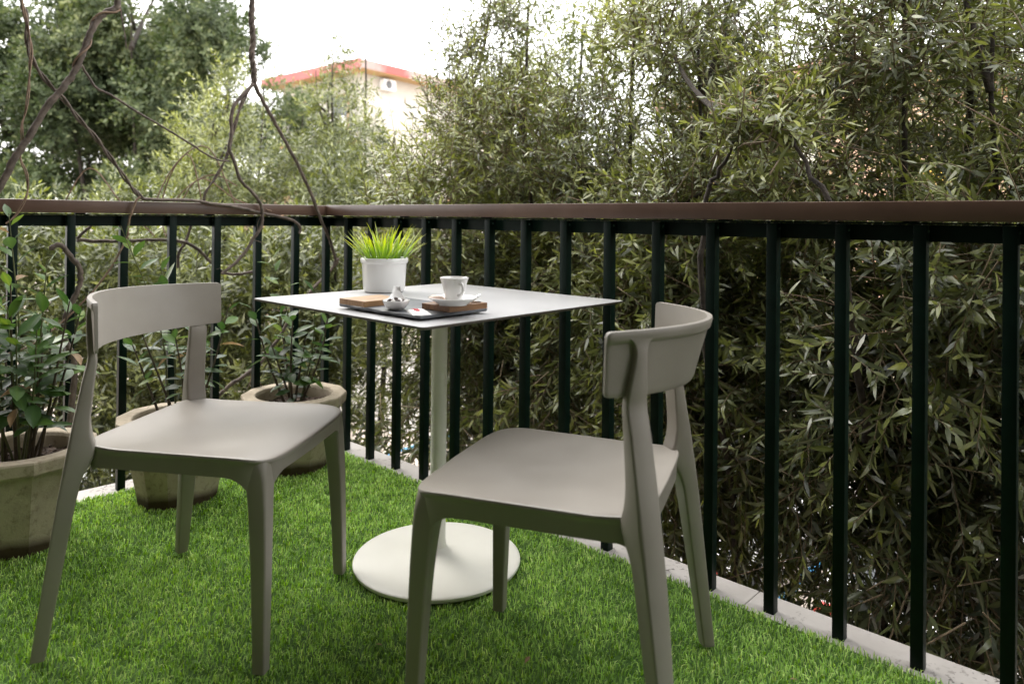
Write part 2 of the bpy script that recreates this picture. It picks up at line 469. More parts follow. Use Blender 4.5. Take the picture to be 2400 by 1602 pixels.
def blades(n, area):
    x0, x1, y0, y1 = area
    P = np.stack([RNG.uniform(x0, x1, n), RNG.uniform(y0, y1, n)], 1)
    d1 = (P - C) @ NR; d2 = (P - C) @ NL
    keep = (d1 < -0.047) & (d2 < -0.047) & in_view(P, 0.2)
    keep &= np.hypot(P[:, 0] + 0.203, P[:, 1] - 2.080) > 0.231
    for cx, cy in POTS:
        keep &= np.hypot(P[:, 0] - cx, P[:, 1] - cy) > 0.126
    keep &= RNG.random(n) < np.clip(3.2 / P[:, 1] ** 1.1, 0.35, 1)
    P = P[keep]; n = len(P)
    L = RNG.uniform(0.011, 0.0195, n)
    az = RNG.uniform(0, 2 * np.pi, n)
    clump = np.sin(P[:, 0] * 31 + np.sin(P[:, 1] * 23) * 2) * np.sin(P[:, 1] * 27 + np.sin(P[:, 0] * 19) * 2)
    az = np.where(RNG.random(n) < 0.35, 0.8 + clump * 1.3 + RNG.normal(0, .5, n), az)
    lean = RNG.uniform(0.25, 0.95, n)
    h = np.stack([np.cos(az), np.sin(az)], 1)
    side = np.stack([-h[:, 1], h[:, 0]], 1)
    W = RNG.uniform(0.0008, 0.0014, n) * np.clip(P[:, 1] / 1.9, 1, 1.5)
    V = np.zeros((n, 5, 3))
    z0 = -0.014
    V[:, 0, :2] = P - side * W[:, None]; V[:, 1, :2] = P + side * W[:, None]; V[:, :2, 2] = z0
    m = P + h * (L * lean * 0.35)[:, None]
    V[:, 2, :2] = m + side * (W * .85)[:, None]; V[:, 3, :2] = m - side * (W * .85)[:, None]
    V[:, 2:4, 2] = (z0 + L * 0.62 * np.sqrt(1 - (lean * .5) ** 2))[:, None]
    V[:, 4, :2] = P + h * (L * lean)[:, None]
    V[:, 4, 2] = z0 + L * np.sqrt(np.maximum(0.1, 1 - lean ** 2)) * 0.98
    k = (np.arange(n) * 5)[:, None]
    Q = k + np.array([0, 1, 2, 3]); T3 = k + np.array([3, 2, 4])
    patch = np.sin(P[:, 0] * 5.3 + 1.7 * np.sin(P[:, 1] * 3.1)) * np.sin(P[:, 1] * 4.7 + 1.3 * np.sin(P[:, 0] * 2.9))
    tone = np.clip(0.50 + 0.09 * patch + 0.14 * clump + RNG.normal(0, .30, n), 0, 1)
    return big_mesh('artificial_turf', V.reshape(-1, 3), Q, T3, np.repeat(tone, 5))

def big_mesh(name, V, quads, tris, tone):
    me = bpy.data.meshes.new(name)
    nq, nt_ = len(quads), len(tris)
    me.vertices.add(len(V)); me.vertices.foreach_set('co', np.ascontiguousarray(V, dtype=np.float32).ravel())
    loops = np.concatenate([quads.ravel(), tris.ravel()]).astype(np.int32)
    me.loops.add(len(loops)); me.loops.foreach_set('vertex_index', loops)
    me.polygons.add(nq + nt_)
    st = np.concatenate([np.arange(nq) * 4, nq * 4 + np.arange(nt_) * 3]).astype(np.int32)
    me.polygons.foreach_set('loop_start', st)
    me.update(calc_edges=True)
    a = me.attributes.new('tone', 'FLOAT', 'POINT')
    a.data.foreach_set('value', np.asarray(tone, dtype=np.float32))
    me.shade_smooth()
    me.validate()
    return me

POTS = [(-0.852, 2.878), (-1.160, 2.553), (-1.465, 2.190)]
turf = link('artificial_turf', blades(305000, (-2.1, 2.0, 0.95, 3.2)), 'turf')
turf['kind'] = 'stuff'
tag(turf, 'short bright green artificial turf covering the balcony floor', 'turf')

# ------------------------------------------------------------------ chairs
def rr_section(w, d, r, n=3):
    """rounded rectangle, w along x, d along y"""
    r = min(r, w * .49, d * .49)
    out = []
    for cx, cy, a0 in ((w / 2 - r, d / 2 - r, 0), (-w / 2 + r, d / 2 - r, 90), (-w / 2 + r, -d / 2 + r, 180), (w / 2 - r, -d / 2 + r, 270)):
        for k in range(n + 1):
            a = R(a0 + 90 * k / n)
            out.append((cx + r * math.cos(a), cy + r * math.sin(a)))
    return out

def sweep(rows, n=3):
    """rows: (cx, cy, z, w, d, rot, r) horizontal rounded-rectangle sections"""
    v, f = [], []
    m = 4 * (n + 1)
    for cx, cy, z, w, d, rot, r in rows:
        c, s = math.cos(rot), math.sin(rot)
        for x, y in rr_section(w, d, r, n):
            v.append((cx + x * c - y * s, cy + x * s + y * c, z))
    for i in range(len(rows) - 1):
        for j in range(m):
            f.append((i * m + j, i * m + (j + 1) % m, (i + 1) * m + (j + 1) % m, (i + 1) * m + j))
    f += [tuple(range(m))[::-1], tuple(range((len(rows) - 1) * m, len(rows) * m))]
    return MB().add(v, f)

def interp_rows(keys, n=6):
    A = smooth_path(keys, n)
    return [tuple(map(float, a)) for a in A]

SEAT_Z = 0.455
def seat_outline(n=144):
    """closed plan outline of the seat, front is +y"""
    pts = []
    for i in range(n):
        a = 2 * math.pi * i / n
        c, s = math.cos(a), math.sin(a)
        e = 0.22 if s > 0 else 0.21
        x = math.copysign(abs(c) ** e, c); y = math.copysign(abs(s) ** e, s)
        # s>0 front, s<0 back
        Y = 0.040 + y * (0.222 if y > 0 else 0.236)
        w = 0.234 - 0.012 * max(0, min(1, (0.2 - Y) / 0.4))
        X = x * w
        if y > 0: Y += 0.010 * (1 - min(1, (X / 0.22) ** 2)) * y ** 6
        if y < 0: Y -= 0.004 * (1 - min(1, (X / 0.2) ** 2)) * y ** 6
        pts.append((X, Y))
    return pts

def make_chair(loc, rz, label):
    t = thing('dining_chair', label, 'chair', loc, rz, 'moulded chairs at the square table')
    ol = seat_outline()
    n = len(ol)
    mb = MB(); v, f = [], []
    cx, cy = 0.0, 0.04
    rings = [0.0, 0.2, 0.4, 0.58, 0.74, 0.86, 0.94, 0.985]
    def topz(x, y, r):
        dish = -0.011 * max(0, 1 - r * r) - 0.004 * math.exp(-((x / .1) ** 2 + ((y + .06) / .12) ** 2))
        fall = -0.010 * max(0, (y - 0.17) / 0.1) ** 2
        up = 0.006 * max(0, (-y - 0.1) / 0.1)
        return SEAT_Z + dish + fall + up * min(1, r)
    for r in rings:
        for x, y in ol:
            X, Y = cx + (x - cx) * r, cy + (y - cy) * r
            v.append((X, Y, topz(X, Y, r)))
    def ring_off(off, dz):
        for x, y in ol:
            k = 1 - off / max(0.05, math.hypot(x - cx, y - cy))
            X, Y = cx + (x - cx) * k, cy + (y - cy) * k
            v.append((X, Y, topz(X, Y, 1) + dz))
    ring_off(0.0015, -0.0012); ring_off(0.0, -0.004); ring_off(0.001, -0.009); ring_off(0.004, -0.012); ring_off(0.0045, -0.02)
    legs = [(0.205, 0.232, .05), (-0.205, 0.232, .05), (0.222, -0.190, .026), (-0.222, -0.190, .026)]
    for x, y in ol:                                   # apron foot, dips in a fillet beside each leg
        k = 1 - 0.006 / max(0.05, math.hypot(x, y - cy))
        X, Y = cx + (x - cx) * k, cy + (y - cy) * k
        drop = 0
        for a, b, rf in legs:
            d = math.hypot(X - a, Y - b) - 0.022
            drop = max(drop, 0 if d > rf else (rf if d <= 0 else rf - math.sqrt(max(0, rf * rf - (rf - d) ** 2))))
        v.append((X, Y, SEAT_Z - 0.046 - min(drop, 0.045 if Y > 0 else .014)))
    for x, y in ol:                                   # inner side of the apron
        k = 1 - 0.018 / max(0.05, math.hypot(x, y - cy))
        X, Y = cx + (x - cx) * k, cy + (y - cy) * k
        v.append((X, Y, SEAT_Z - 0.048))
    for x, y in ol:
        k = 1 - 0.020 / max(0.05, math.hypot(x, y - cy))
        v.append((cx + (x - cx) * k, cy + (y - cy) * k, SEAT_Z - 0.026))
    nr = len(v) // n
    for i in range(nr - 1):
        for j in range(n):
            f.append((i * n + j, i * n + (j + 1) % n, (i + 1) * n + (j + 1) % n, (i + 1) * n + j))
    f.append(tuple((nr - 1) * n + j for j in range(n)))
    MB().add(v, f).build('seat', 'plastic', t, smooth=38)
    for s in (1, -1):
        def fl(z, w, x1, y1, r): return (s * (x1 - w / 2), y1 - w / 2, z, w, w, 0, r)
        rows = interp_rows([fl(0.0, .028, .2350, .263, .004), fl(.12, .032, .2335, .2625, .0045), fl(.25, .037, .2305, .2605, .005),
                            fl(.34, .042, .2275, .2580, .006), fl(.395, .048, .2255, .2560, .009), fl(.425, .056, .2240, .2545, .015), fl(.4445, .066, .2225, .2530, .024)])
        sweep(rows, 5).build('leg', 'plastic', t, smooth=50)
        ro = s * R(36)
        rows = []
        for z, w, d, db, r in ((0, .028, .028, .028, .004), (.15, .036, .032, .032, .0045), (.32, .046, .036, .036, .005), (.385, .049, .040, .036, .006), (.425, .052, .054, .036, .008), (.452, .052, .056, .035, .008),
                               (.480, .051, .044, .034, .007), (.52, .049, .033, .031, .005), (.60, .047, .025, .025, .005), (.648, .046, .0190, .0190, .005)):
            k = z / .655; sh = (d - db) / 2
            rows.append((s * (.263 - .0575 * k - .59 * sh), -.249 + .0785 * k + .81 * sh, z, w, d, s * R(34 + 5 * k), r))
        def onback(z, off, w, d, r):
            q = (z - .66) / .124; y = -.236 - .034 * q + (.112 + .031 * q) * .65
            return (s * (.2 + .638 * off), y - .77 * off, z, w, d, s * R(39.5), r)
        rows += [onback(.675, .0118, .042, .0165, .005), onback(.70, .0115, .034, .0150, .004), onback(.738, .0105, .026, .0130, .004), onback(.757, .0088, .032, .0100, .003), onback(.768, .0078, .052, .0085, .002)]
        sweep(interp_rows(rows, 4)).build('leg', 'plastic', t, smooth=50)
    # curved back panel
    nu, nz = 64, 26
    vf, vb = [], []
    XE, rc = 0.248, 0.007
    for i in range(nu + 1):
        u = -1 + 2 * i / nu
        u = math.copysign(1 - (1 - abs(u)) ** 1.35, u)
        x = XE * u
        e = max(0.0, abs(x) - (XE - rc))
        ct = rc - math.sqrt(max(0, rc * rc - e * e))
        zb = 0.661 + 0.007 * u * u + ct
        zt = 0.784 - 0.003 * u * u - ct
        for k in range(nz + 1):
            w = k / nz
            z = zb + (zt - zb) * w
            q = (z - 0.66) / 0.124
            yc = -0.236 - 0.034 * q
            D = 0.112 + 0.031 * q
            y = yc + D * u * u
            slope = 2 * D * u / XE
            nl = math.hypot(1, slope)
            nxv, nyv = slope / nl, -1 / nl                # points backwards
            thk = 0.0075 + 0.0045 * min(1, max(0, (z - 0.7605) / 0.0045))
            edge = min(k, nz - k, i * 1.0, (nu - i) * 1.0)
            if edge == 0: thk *= 0.82
            vf.append((x, y, z))
            vb.append((x + nxv * thk, y + nyv * thk, z))
    m = nz + 1
    f = []
    N = len(vf)
    for i in range(nu):
        for k in range(nz):
            a = i * m + k
            f.append((a, a + 1, a + m + 1, a + m)); f.append((N + a, N + a + m, N + a + m + 1, N + a + 1))
    for i in range(nu):
        a = i * m; f.append((a, a + m, N + a + m, N + a))
        a = i * m + nz; f.append((a, N + a, N + a + m, a + m))
    for k in range(nz):
        a = k; f.append((a, N + a, N + a + 1, a + 1))
        a = nu * m + k; f.append((a, a + 1, N + a + 1, N + a))
    MB().add(vf + vb, f).build('backrest', 'plastic', t, smooth=35)
    return t

make_chair((-0.7415, 1.819, 0), R(-8.5 - 90), 'taupe plastic chair on the left, in front of the concrete pots, its seat facing right')
make_chair((0.132, 1.526, 0), R(158.9 - 90), 'taupe plastic chair with its curved back to the right, nearest the camera')

# ------------------------------------------------------------------ table
TC = np.array([-0.203, 2.080]); TA = R(46.8)
tb = thing('cafe_table', 'square white cafe table with one round column and a white disc foot', 'table', (*TC, 0), TA)
hw = 0.375
def sq(r, c=0.012, n=5):
    return [(p[0], p[1]) for p in rr_section(2 * r, 2 * r, c, n)]
def loft(polys, mb):
    n = len(polys[0][0]); v = []; f = []
    for poly, z in polys:
        v += [(x, y, z) for x, y in poly]
    for i in range(len(polys) - 1):
        for j in range(n):
            f.append((i * n + j, i * n + (j + 1) % n, (i + 1) * n + (j + 1) % n, (i + 1) * n + j))
    f += [tuple(range(n))[::-1], tuple(range((len(polys) - 1) * n, len(polys) * n))]
    return mb.add(v, f)
loft([(sq(hw - .0015), .7385), (sq(hw - .0008), .7397), (sq(hw - .002), .7400)], MB()).build('tabletop', 'white_hpl', tb)
loft([(sq(hw - .03), .7300), (sq(hw - .014), .7305), (sq(hw - .0015), .7345), (sq(hw), .7365), (sq(hw), .7385)], MB()).build('tabletop_edge', 'hpl_edge', tb)
MB().lathe([(0.0, .729), (.12, .729), (.12, .722), (.03, .719), (.0225, .70), (.0225, .09), (.0228, .06), (.026, .04)], 40).build('column', 'white_metal', tb, smooth=30)
MB().lathe([(.026, .040), (.034, .030), (.048, .022), (.075, .0165), (.12, .0135), (.18, .0115), (.225, .0095), (.2345, .0085), (.2365, .0065), (.2365, .001), (.233, -.004), (0, -.004)], 72).build('base', 'white_metal', tb, smooth=40)
E1 = np.array([math.cos(TA), math.sin(TA)]); E2 = np.array([-math.sin(TA), math.cos(TA)])
TZ = 0.7402

# grass pot
gp = thing('grass_pot', 'round white pot of upright yellow green grass on the table', 'pot plant', (-0.398, 2.279, TZ))
MB().lathe([(0, 0.001), (.058, 0.001), (.0615, .003), (.0645, .010), (.0690, .089), (.0715, .090), (.0738, .094), (.0742, .099), (.0735, .104), (.0715, .1065), (.0695, .105), (.0685, .100), (.068, .088), (0, .087)], 64).build('pot', 'melamine', gp, smooth=35)
def blade_mesh(L, w, lean, curl, tone0, tone1):
    n = 6
    v, f, tn = [], [], []
    for i in range(n + 1):
        s = i / n
        a = lean + curl * s
        x = L * s * math.sin(lean + curl * s * .6); z = L * s * math.cos(lean + curl * s * .6)
        ww = w * (0.75 + 0.6 * s) if s < .4 else w * (1 - ((s - .4) / .6) ** 1.6 * .96)
        v += [(x, -ww / 2, z), (x - 0.12 * ww, 0, z + .1 * ww), (x, ww / 2, z)]
        tn += [tone0 + (tone1 - tone0) * s] * 3
    for i in range(n):
        for j in range(2):
            a = i * 3 + j
            f.append((a, a + 1, a + 4, a + 3))
    me = bpy.data.meshes.new('blade')
    me.from_pydata(v, [], f)
    at = me.attributes.new('tone', 'FLOAT', 'POINT'); at.data.foreach_set('value', np.clip(tn, 0, 1))
    me.materials.append(M['grassblade']); me.shade_smooth()
    return me
bl_meshes = []
for i in range(14):
    s = i / 13
    bl_meshes.append(blade_mesh(random.uniform(.115, .155), random.uniform(.0042, .0068), 0.04 + 0.72 * s, random.uniform(.05, .5), random.uniform(.0, .2), random.uniform(.6, 1.0)))
for i in range(165):
    rr = 0.062 * math.sqrt(random.random()); a = random.uniform(0, 2 * math.pi)
    k = min(13, int(13 * (rr / .062) ** 1.4 * random.uniform(.55, 1.0) + random.random() * 1.5))
    o = bpy.data.objects.new('blade', bl_meshes[k]); COL.objects.link(o); o.parent = gp
    o.location = (rr * math.cos(a), rr * math.sin(a), .0865)
    o.rotation_euler = (0, 0, a + random.gauss(0, .45))
    sc = random.uniform(.62, 1.0); o.scale = (sc, sc, sc)

# slate board with its wooden blocks
SA = TC + E1 * (-.2197) + E2 * (-.145)
sb = thing('slate_board', 'dark slate serving board with two wooden corner blocks on the table', 'board', (*SA, TZ), TA)
hx, hy = .107, .1615
mb = MB()
poly = []
for (x0, y0), (x1, y1) in zip([(-hx, -hy), (hx, -hy), (hx, hy), (-hx, hy)], [(hx, -hy), (hx, hy), (-hx, hy), (-hx, -hy)]):
    for k in range(14):
        s = k / 14
        poly.append((x0 + (x1 - x0) * s + random.uniform(-.0012, .0012), y0 + (y1 - y0) * s + random.uniform(-.0012, .0012)))
sl = []
for z, off in ((.0045, .004), (.0065, .0012), (.0085, .0016), (.0108, .0), (.0122, .0013)):
    sl.append(([(x * (1 - (off + random.uniform(0, .0016)) / .13), y * (1 - (off + random.uniform(0, .0016)) / .16)) for x, y in poly], z))
loft(sl, mb).build('slate', 'slate', sb)
for x in (-.075, .075):
    for y in (-.125, .125):
        MB().lathe([(0, 0), (.007, 0), (.007, .0046), (0, .0046)], 16, (x, y, 0)).build('foot', 'tyre', sb)
MB().box(-hx + .001, -hx + .126, hy - .108, hy - .001, .0123, .0265).build('wood_block', 'wood', sb, bevel=.0012)
wb = MB().box(hx - .126, hx - .001, -hy + .001, -hy + .101, .0123, .0265).build('wood_block', 'wood2', sb, bevel=.0012)
ring = MB()
rp = [(hx - .021 + .013 * math.cos(a) , -hy + .02 + .010 * math.sin(a), .0270) for a in [2 * math.pi * k / 20 for k in range(21)]]
ring.tube(rp, .0014, 6).build('stamped_ring', 'woodmark', wb)

def tpt(x, y, z):       # slate-local to world
    return np.array([*(SA + E1 * x + E2 * y), TZ + z])

# saucer, cup, spoon, biscuit
SX, SY, SZ = -0.138, 1.733, TZ + .0267
sc_o = thing('saucer', 'white saucer under the coffee cup on the wooden block', 'saucer', (SX, SY, SZ))
MB().lathe([(0, .0022), (.019, .0022), (.021, .0), (.034, .0), (.0355, .0030), (.048, .0095), (.0592, .0165), (.0600, .0182), (.0588, .0186), (.047, .0120), (.034, .0062), (.0215, .0055), (0, .0055)], 64).build('dish', 'ceramic', sc_o, smooth=40)
cp = thing('coffee_cup', 'white conical espresso cup with a loop handle on its saucer', 'cup', (SX + .002, SY + .002, SZ + .0057))
MB().lathe([(0, .001), (.0165, .001), (.0175, .0), (.0195, .0005), (.0202, .003), (.0215, .012), (.0285, .040), (.0325, .0535), (.0343, .0575), (.0343, .0590), (.0330, .0595), (.0315, .0580), (.0285, .047), (.0190, .010), (.015, .006), (0, .005)], 64).build('body', 'ceramic', cp, smooth=40)
MB().lathe([(0, .0), (.0272, .0)], 40, (0, 0, .043)).build('coffee', 'coffee', cp)
ha = R(-58)
hp = smooth_path([(.0275, 0, .046), (.037, 0, .0475), (.0435, 0, .041), (.0435, 0, .031), (.037, 0, .022), (.0295, 0, .019), (.0225, 0, .0185)], 5)
hp = [(p[0] * math.cos(ha), p[0] * math.sin(ha), p[2]) for p in hp]
MB().tube(hp, [.0042 - .0012 * math.sin(math.pi * i / (len(hp) - 1)) for i in range(len(hp))], 10).build('handle', 'ceramic', cp, smooth=60)
# spoon lying across the saucer, handle over the rim to the right
spn = thing('teaspoon', 'small steel teaspoon lying on the saucer beside the cup', 'spoon', (SX, SY, SZ))
pts = smooth_path([(.020, -.030, .0085), (.034, -.018, .0105), (.048, -.006, .0165), (.064, .008, .0235)], 6)
mbs = MB(); v = []; f = []
for i, p in enumerate(pts):
    s = i / (len(pts) - 1)
    w = .0018 + .0028 * max(0, s - .4) / .6
    d = np.array([-.6, .8])
    v += [(p[0] - d[0] * w, p[1] - d[1] * w, p[2]), (p[0] + d[0] * w, p[1] + d[1] * w, p[2]), (p[0] + d[0] * w, p[1] + d[1] * w, p[2] + .0012), (p[0] - d[0] * w, p[1] - d[1] * w, p[2] + .0012)]
for i in range(len(pts) - 1):
    for j in range(4):
        f.append((i * 4 + j, i * 4 + (j + 1) % 4, (i + 1) * 4 + (j + 1) % 4, (i + 1) * 4 + j))
f += [(3, 2, 1, 0), tuple(len(v) - 4 + j for j in range(4))]
mbs.add(v, f).build('handle', 'steel', spn, smooth=50)
mbb = MB(); v = []; f = []
for i in range(7):
    for j in range(16):
        r = i / 6; a = 2 * math.pi * j / 16
        x, y = .014 * r * math.cos(a), .0085 * r * math.sin(a)
        c, s = math.cos(R(40)), math.sin(R(40))
        v.append((.011 + x * c - y * s, -.038 + x * s + y * c, .0086 + .003 * r * r))
for i in range(6):
    for j in range(16):
        f.append((i * 16 + j, i * 16 + (j + 1) % 16, (i + 1) * 16 + (j + 1) % 16, (i + 1) * 16 + j))
MB().add(v, f).build('bowl', 'steel', spn, smooth=60)
# wrapped biscuit
def pillow(name, w, d, h, mat, parent, nx=16, ny=12, crimp=.08, loc=(0, 0, 0), seed=1):
    rr = random.Random(seed)
    v, f = [], []
    ph = rr.uniform(0, 6)
    for top in (1, 0):
        for i in range(nx + 1):
            for j in range(ny + 1):
                u, w_ = -1 + 2 * i / nx, -1 + 2 * j / ny
                e = max(0, 1 - max(0, (abs(u) - (1 - 2 * crimp)) / (2 * crimp))) if abs(u) > 1 - 2 * crimp else 1
                z = h * (max(0, 1 - abs(u) ** 4) ** .6) * (max(0, 1 - w_ ** 4) ** .6) * e
                wr = .0012 * math.sin(9 * u + ph + 4 * w_) * math.sin(7 * w_ + ph)
                zz = .0006 + z * (1.0 if top else -.0) + (wr if top and 0 < i < nx and 0 < j < ny else 0) * min(1, z / max(h, 1e-6) * 2)
                zig = (.0008 if j % 2 else -.0008) if i in (0, nx) else 0
                v.append((u * w / 2 + zig, w_ * d / 2, max(zz, .0004) if top else 0.0))
    m = ny + 1; N = (nx + 1) * m
    for i in range(nx):
        for j in range(ny):
            a = i * m + j
            f.append((a, a + m, a + m + 1, a + 1)); f.append((N + a, N + a + 1, N + a + m + 1, N + a + m))
    for i in range(nx):
        a = i * m; f.append((a, N + a, N + a + m, a + m)); a = i * m + ny; f.append((a, a + m, N + a + m, N + a))
    for j in range(ny):
        a = j; f.append((a, a + 1, N + a + 1, N + a)); a = nx * m + j; f.append((a, N + a, N + a + 1, a + 1))
    return MB().add(v, f).build(name, mat, parent, smooth=60, loc=loc)
bi = thing('biscuit_packet', 'pale peach wrapped biscuit on the saucer left of the cup', 'biscuit', (SX - .0375, SY + .004, SZ + .0105), R(25))
bi.rotation_euler = (R(4), R(12), R(70))
pillow('wrapper', .045, .030, .0095, 'biscuit', bi, seed=4)
# sugar sachet
sa = thing('sugar_sachet', 'white paper sugar sachet with red lettering on the slate', 'sachet', (-0.2145, 1.690, TZ + .0124), R(-71))
pillow('paper', .088, .044, .0052, 'paper', sa, seed=9)
pr = MB()
xs = -.031
for k, (wd, hh) in enumerate([(.006, .014), (.004, .008), (.005, .009), (.004, .012), (.005, .008), (.003, .014), (.005, .008), (.004, .008)]):
    for q in range(3):
        x0 = xs + wd * q / 3
        y0 = -.004 + (.002 if q % 2 else 0)
        zz = .0009 + .0052 * (1 - (x0 / .044) ** 4) ** .6 * (1 - (y0 / .022) ** 4) ** .6
        pr.box(x0, x0 + wd / 3.4, y0 - hh * .5 * (1 if q != 1 else .35), y0 + hh * .5 * (.6 if q == 2 else 1), zz, zz + .0008)
    xs += wd + .0014
pr.build('lettering', 'redprint', sa)

# spoon-shaped bowl with sweets
BX, BY = -0.2755, 1.745
bw = thing('tasting_bowl', 'small white ceramic bowl with an upturned handle holding dark sweets', 'bowl', (BX, BY, TZ + .0123), R(8))
seg = 56
v, f = [], []
prof = [(0.0, .0015), (.013, .0012), (.016, .0), (.021, .003), (.0275, .0105), (.0315, .0185), (.0325, .0225), (.0318, .0230), (.0300, .0205), (.026, .0125), (.019, .0065), (.0, .0050)]
for r, z in prof:
    for j in range(seg):
        a = 2 * math.pi * j / seg
        w = max(0, math.cos(a - math.pi / 2)) ** 10 * max(0, (z - .010) / .013) if z > .010 else 0
        v.append(((r + .010 * w) * math.cos(a), (r + .016 * w) * math.sin(a), z + .019 * w))
for i in range(len(prof) - 1):
    for j in range(seg):
        f.append((i * seg + j, i * seg + (j + 1) % seg, (i + 1) * seg + (j + 1) % seg, (i + 1) * seg + j))
MB().add(v, f).build('bowl', 'ceramic', bw, smooth=50)
hv, hf = [], []
hpts = smooth_path([(0, .034, .0225), (0, .043, .035), (0, .049, .045), (0, .051, .0495), (0, .054, .0475)], 5)
for i, p in enumerate(hpts):
    s = i / (len(hpts) - 1)
    w = .0125 - .0045 * min(1, s * 1.6)
    for j in range(9):
        q = -1 + 2 * j / 8
        hv.append((q * w, p[1] - .004 * (1 - q * q) * (-1), p[2] + .002 * q * q))
m = 9
n_ = len(hpts)
for i in range(n_):
    for j in range(9):
        x, y, z = hv[i * 9 + j]
        hv.append((x, y + .0026, z - .0018))
for i in range(n_ - 1):
    for j in range(8):
        a = i * 9 + j
        hf.append((a, a + 1, a + 10, a + 9)); b_ = n_ * 9 + a; hf.append((b_, b_ + 9, b_ + 10, b_ + 1))
for i in range(n_ - 1):
    for j in (0, 8):
        a = i * 9 + j; b_ = n_ * 9 + a
        hf.append((a, a + 9, b_ + 9, b_))
for j in range(8):
    a = j; b_ = n_ * 9 + j; hf.append((a, b_, b_ + 1, a + 1))
    a = (n_ - 1) * 9 + j; b_ = n_ * 9 + a; hf.append((a, a + 1, b_ + 1, b_))
MB().add(hv, hf).build('handle', 'ceramic', bw, smooth=60)
bean = MB()
bean.lathe([(0.0001, -.0042), (.003, -.0036), (.0048, -.0018), (.0052, 0), (.0048, .0018), (.003, .0036), (.0001, .0042)], 14)
bme = {}
for mt in ('choco', 'sugarwhite'):
    o = bean.build('coffee_sweet', mt, smooth=70); bme[mt] = o.data; bpy.data.objects.remove(o)
for k in range(13):
    a = 2.4 * k; r = .0185 * math.sqrt(k / 13)
    mt = 'choco' if k % 2 == 0 else 'sugarwhite'
    o = bpy.data.objects.new('coffee_sweet', bme[mt]); COL.objects.link(o)
    o.location = (BX + r * math.cos(a), BY + r * math.sin(a), TZ + .0123 + .0195 + .0030 * (r / .018) + (0.006 if k in (0, 2) else 0))
    o.rotation_euler = (random.uniform(-.6, .6), random.uniform(-.6, .6), random.uniform(0, 3)); o.scale = (1.25, .85, .8)
    tag(o, 'dark chocolate sweet in the small white bowl' if mt == 'choco' else 'white sugar-coated sweet in the small white bowl', 'sweet', 'sweets in the tasting bowl')

# ------------------------------------------------------------------ planters with laurel
def poly_r(a, n=12, rot=0.0):
    """radius factor of a regular n-gon (vertex radius 1)"""
    s = 2 * math.pi / n
    d = ((a - rot) % s) - s / 2
    return math.cos(s / 2) / math.cos(d)

def make_planter_meshes():
    seg = 72
    rot = R(12)
    H = 0.288
    prof = [(.128, 0.0, 1), (.130, .006, 1), (.137, .05, 1), (.164, .18, 1), (.179, .236, 1), (.181, .243, 1), (.196, .247, 1), (.1985, .252, 1), (.2015, .282, 1), (.1995, .2875, 1), (.196, H, 1),
            (.150, H, 0), (.1465, H - .003, 0), (.143, H - .012, 0), (.137, .20, 0)]
    v, f = [], []
    for r, z, p in prof:
        for j in range(seg):
            a = 2 * math.pi * j / seg + rot
            k = poly_r(a, 12, rot) if p else 1
            jit = 1
            v.append((r * k * jit * math.cos(a), r * k * jit * math.sin(a), z))
    for i in range(len(prof) - 1):
        for j in range(seg):
            f.append((i * seg + j, i * seg + (j + 1) % seg, (i + 1) * seg + (j + 1) % seg, (i + 1) * seg + j))
    f.append(tuple(range(seg))[::-1])
    return MB().add(v, f)
def soil_mb(seed):
    rr = random.Random(seed)
    v, f = [], []
    seg, rings = 40, 9
    for i in range(rings + 1):
        for j in range(seg):
            r = .141 * (i + .02) / rings; a = 2 * math.pi * j / seg
            v.append((r * math.cos(a), r * math.sin(a), .243 + rr.uniform(-.006, .008) - .004 * (i / rings)))
    for i in range(rings):
        for j in range(seg):
            f.append((i * seg + j, i * seg + (j + 1) % seg, (i + 1) * seg + (j + 1) % seg, (i + 1) * seg + j))
    mb = MB().add(v, f)
    for k in range(90):
        r = .132 * math.sqrt(rr.random()); a = rr.uniform(0, 6.283); s = rr.uniform(.003, .009)
        mt = Matrix.Translation((r * math.cos(a), r * math.sin(a), .247)) @ Matrix.Rotation(rr.uniform(0, 3), 4, Vector((rr.random(), rr.random(), rr.random() + .1)).normalized())
        mb.box(-s, s, -s * .6, s * .6, -s * .4, s * .4, mt)
    return mb

def leaf_mesh(name, mat, ratio, tone, fold=.18, droop=.25, wave=.0, n=7, wide=.45):
    """unit-length leaf along +x, face up +z"""
    v, f, tn = [], [], []
    for i in range(n + 1):
        s = i / n
        w = ratio * .5 * (math.sin(math.pi * min(1, s / (2 * wide))) if s < wide else math.cos(math.pi / 2 * ((s - wide) / (1 - wide)) ** 1.15))
        w = max(w, .012 if s < .95 else .002)
        x = s * (1 - .1 * droop * s); z = -droop * s * s * .6
        wv = wave * math.sin(s * 14)
        v += [(x, -w, z + fold * w + wv * .6), (x, -w * .5, z + fold * w * .38), (x, 0, z), (x, w * .5, z + fold * w * .38), (x, w, z + fold * w - wv * .6)]
        tn += [tone, tone, tone + .12, tone, tone]
    for i in range(n):
        for j in range(4):
            a = i * 5 + j
            f.append((a, a + 5, a + 6, a + 1))
    me = bpy.data.meshes.new(name)
    me.from_pydata(v, [], f)
    at = me.attributes.new('tone', 'FLOAT', 'POINT'); at.data.foreach_set('value', np.clip(tn, 0, 1))
    me.materials.append(M[mat]); me.shade_smooth()
    return me

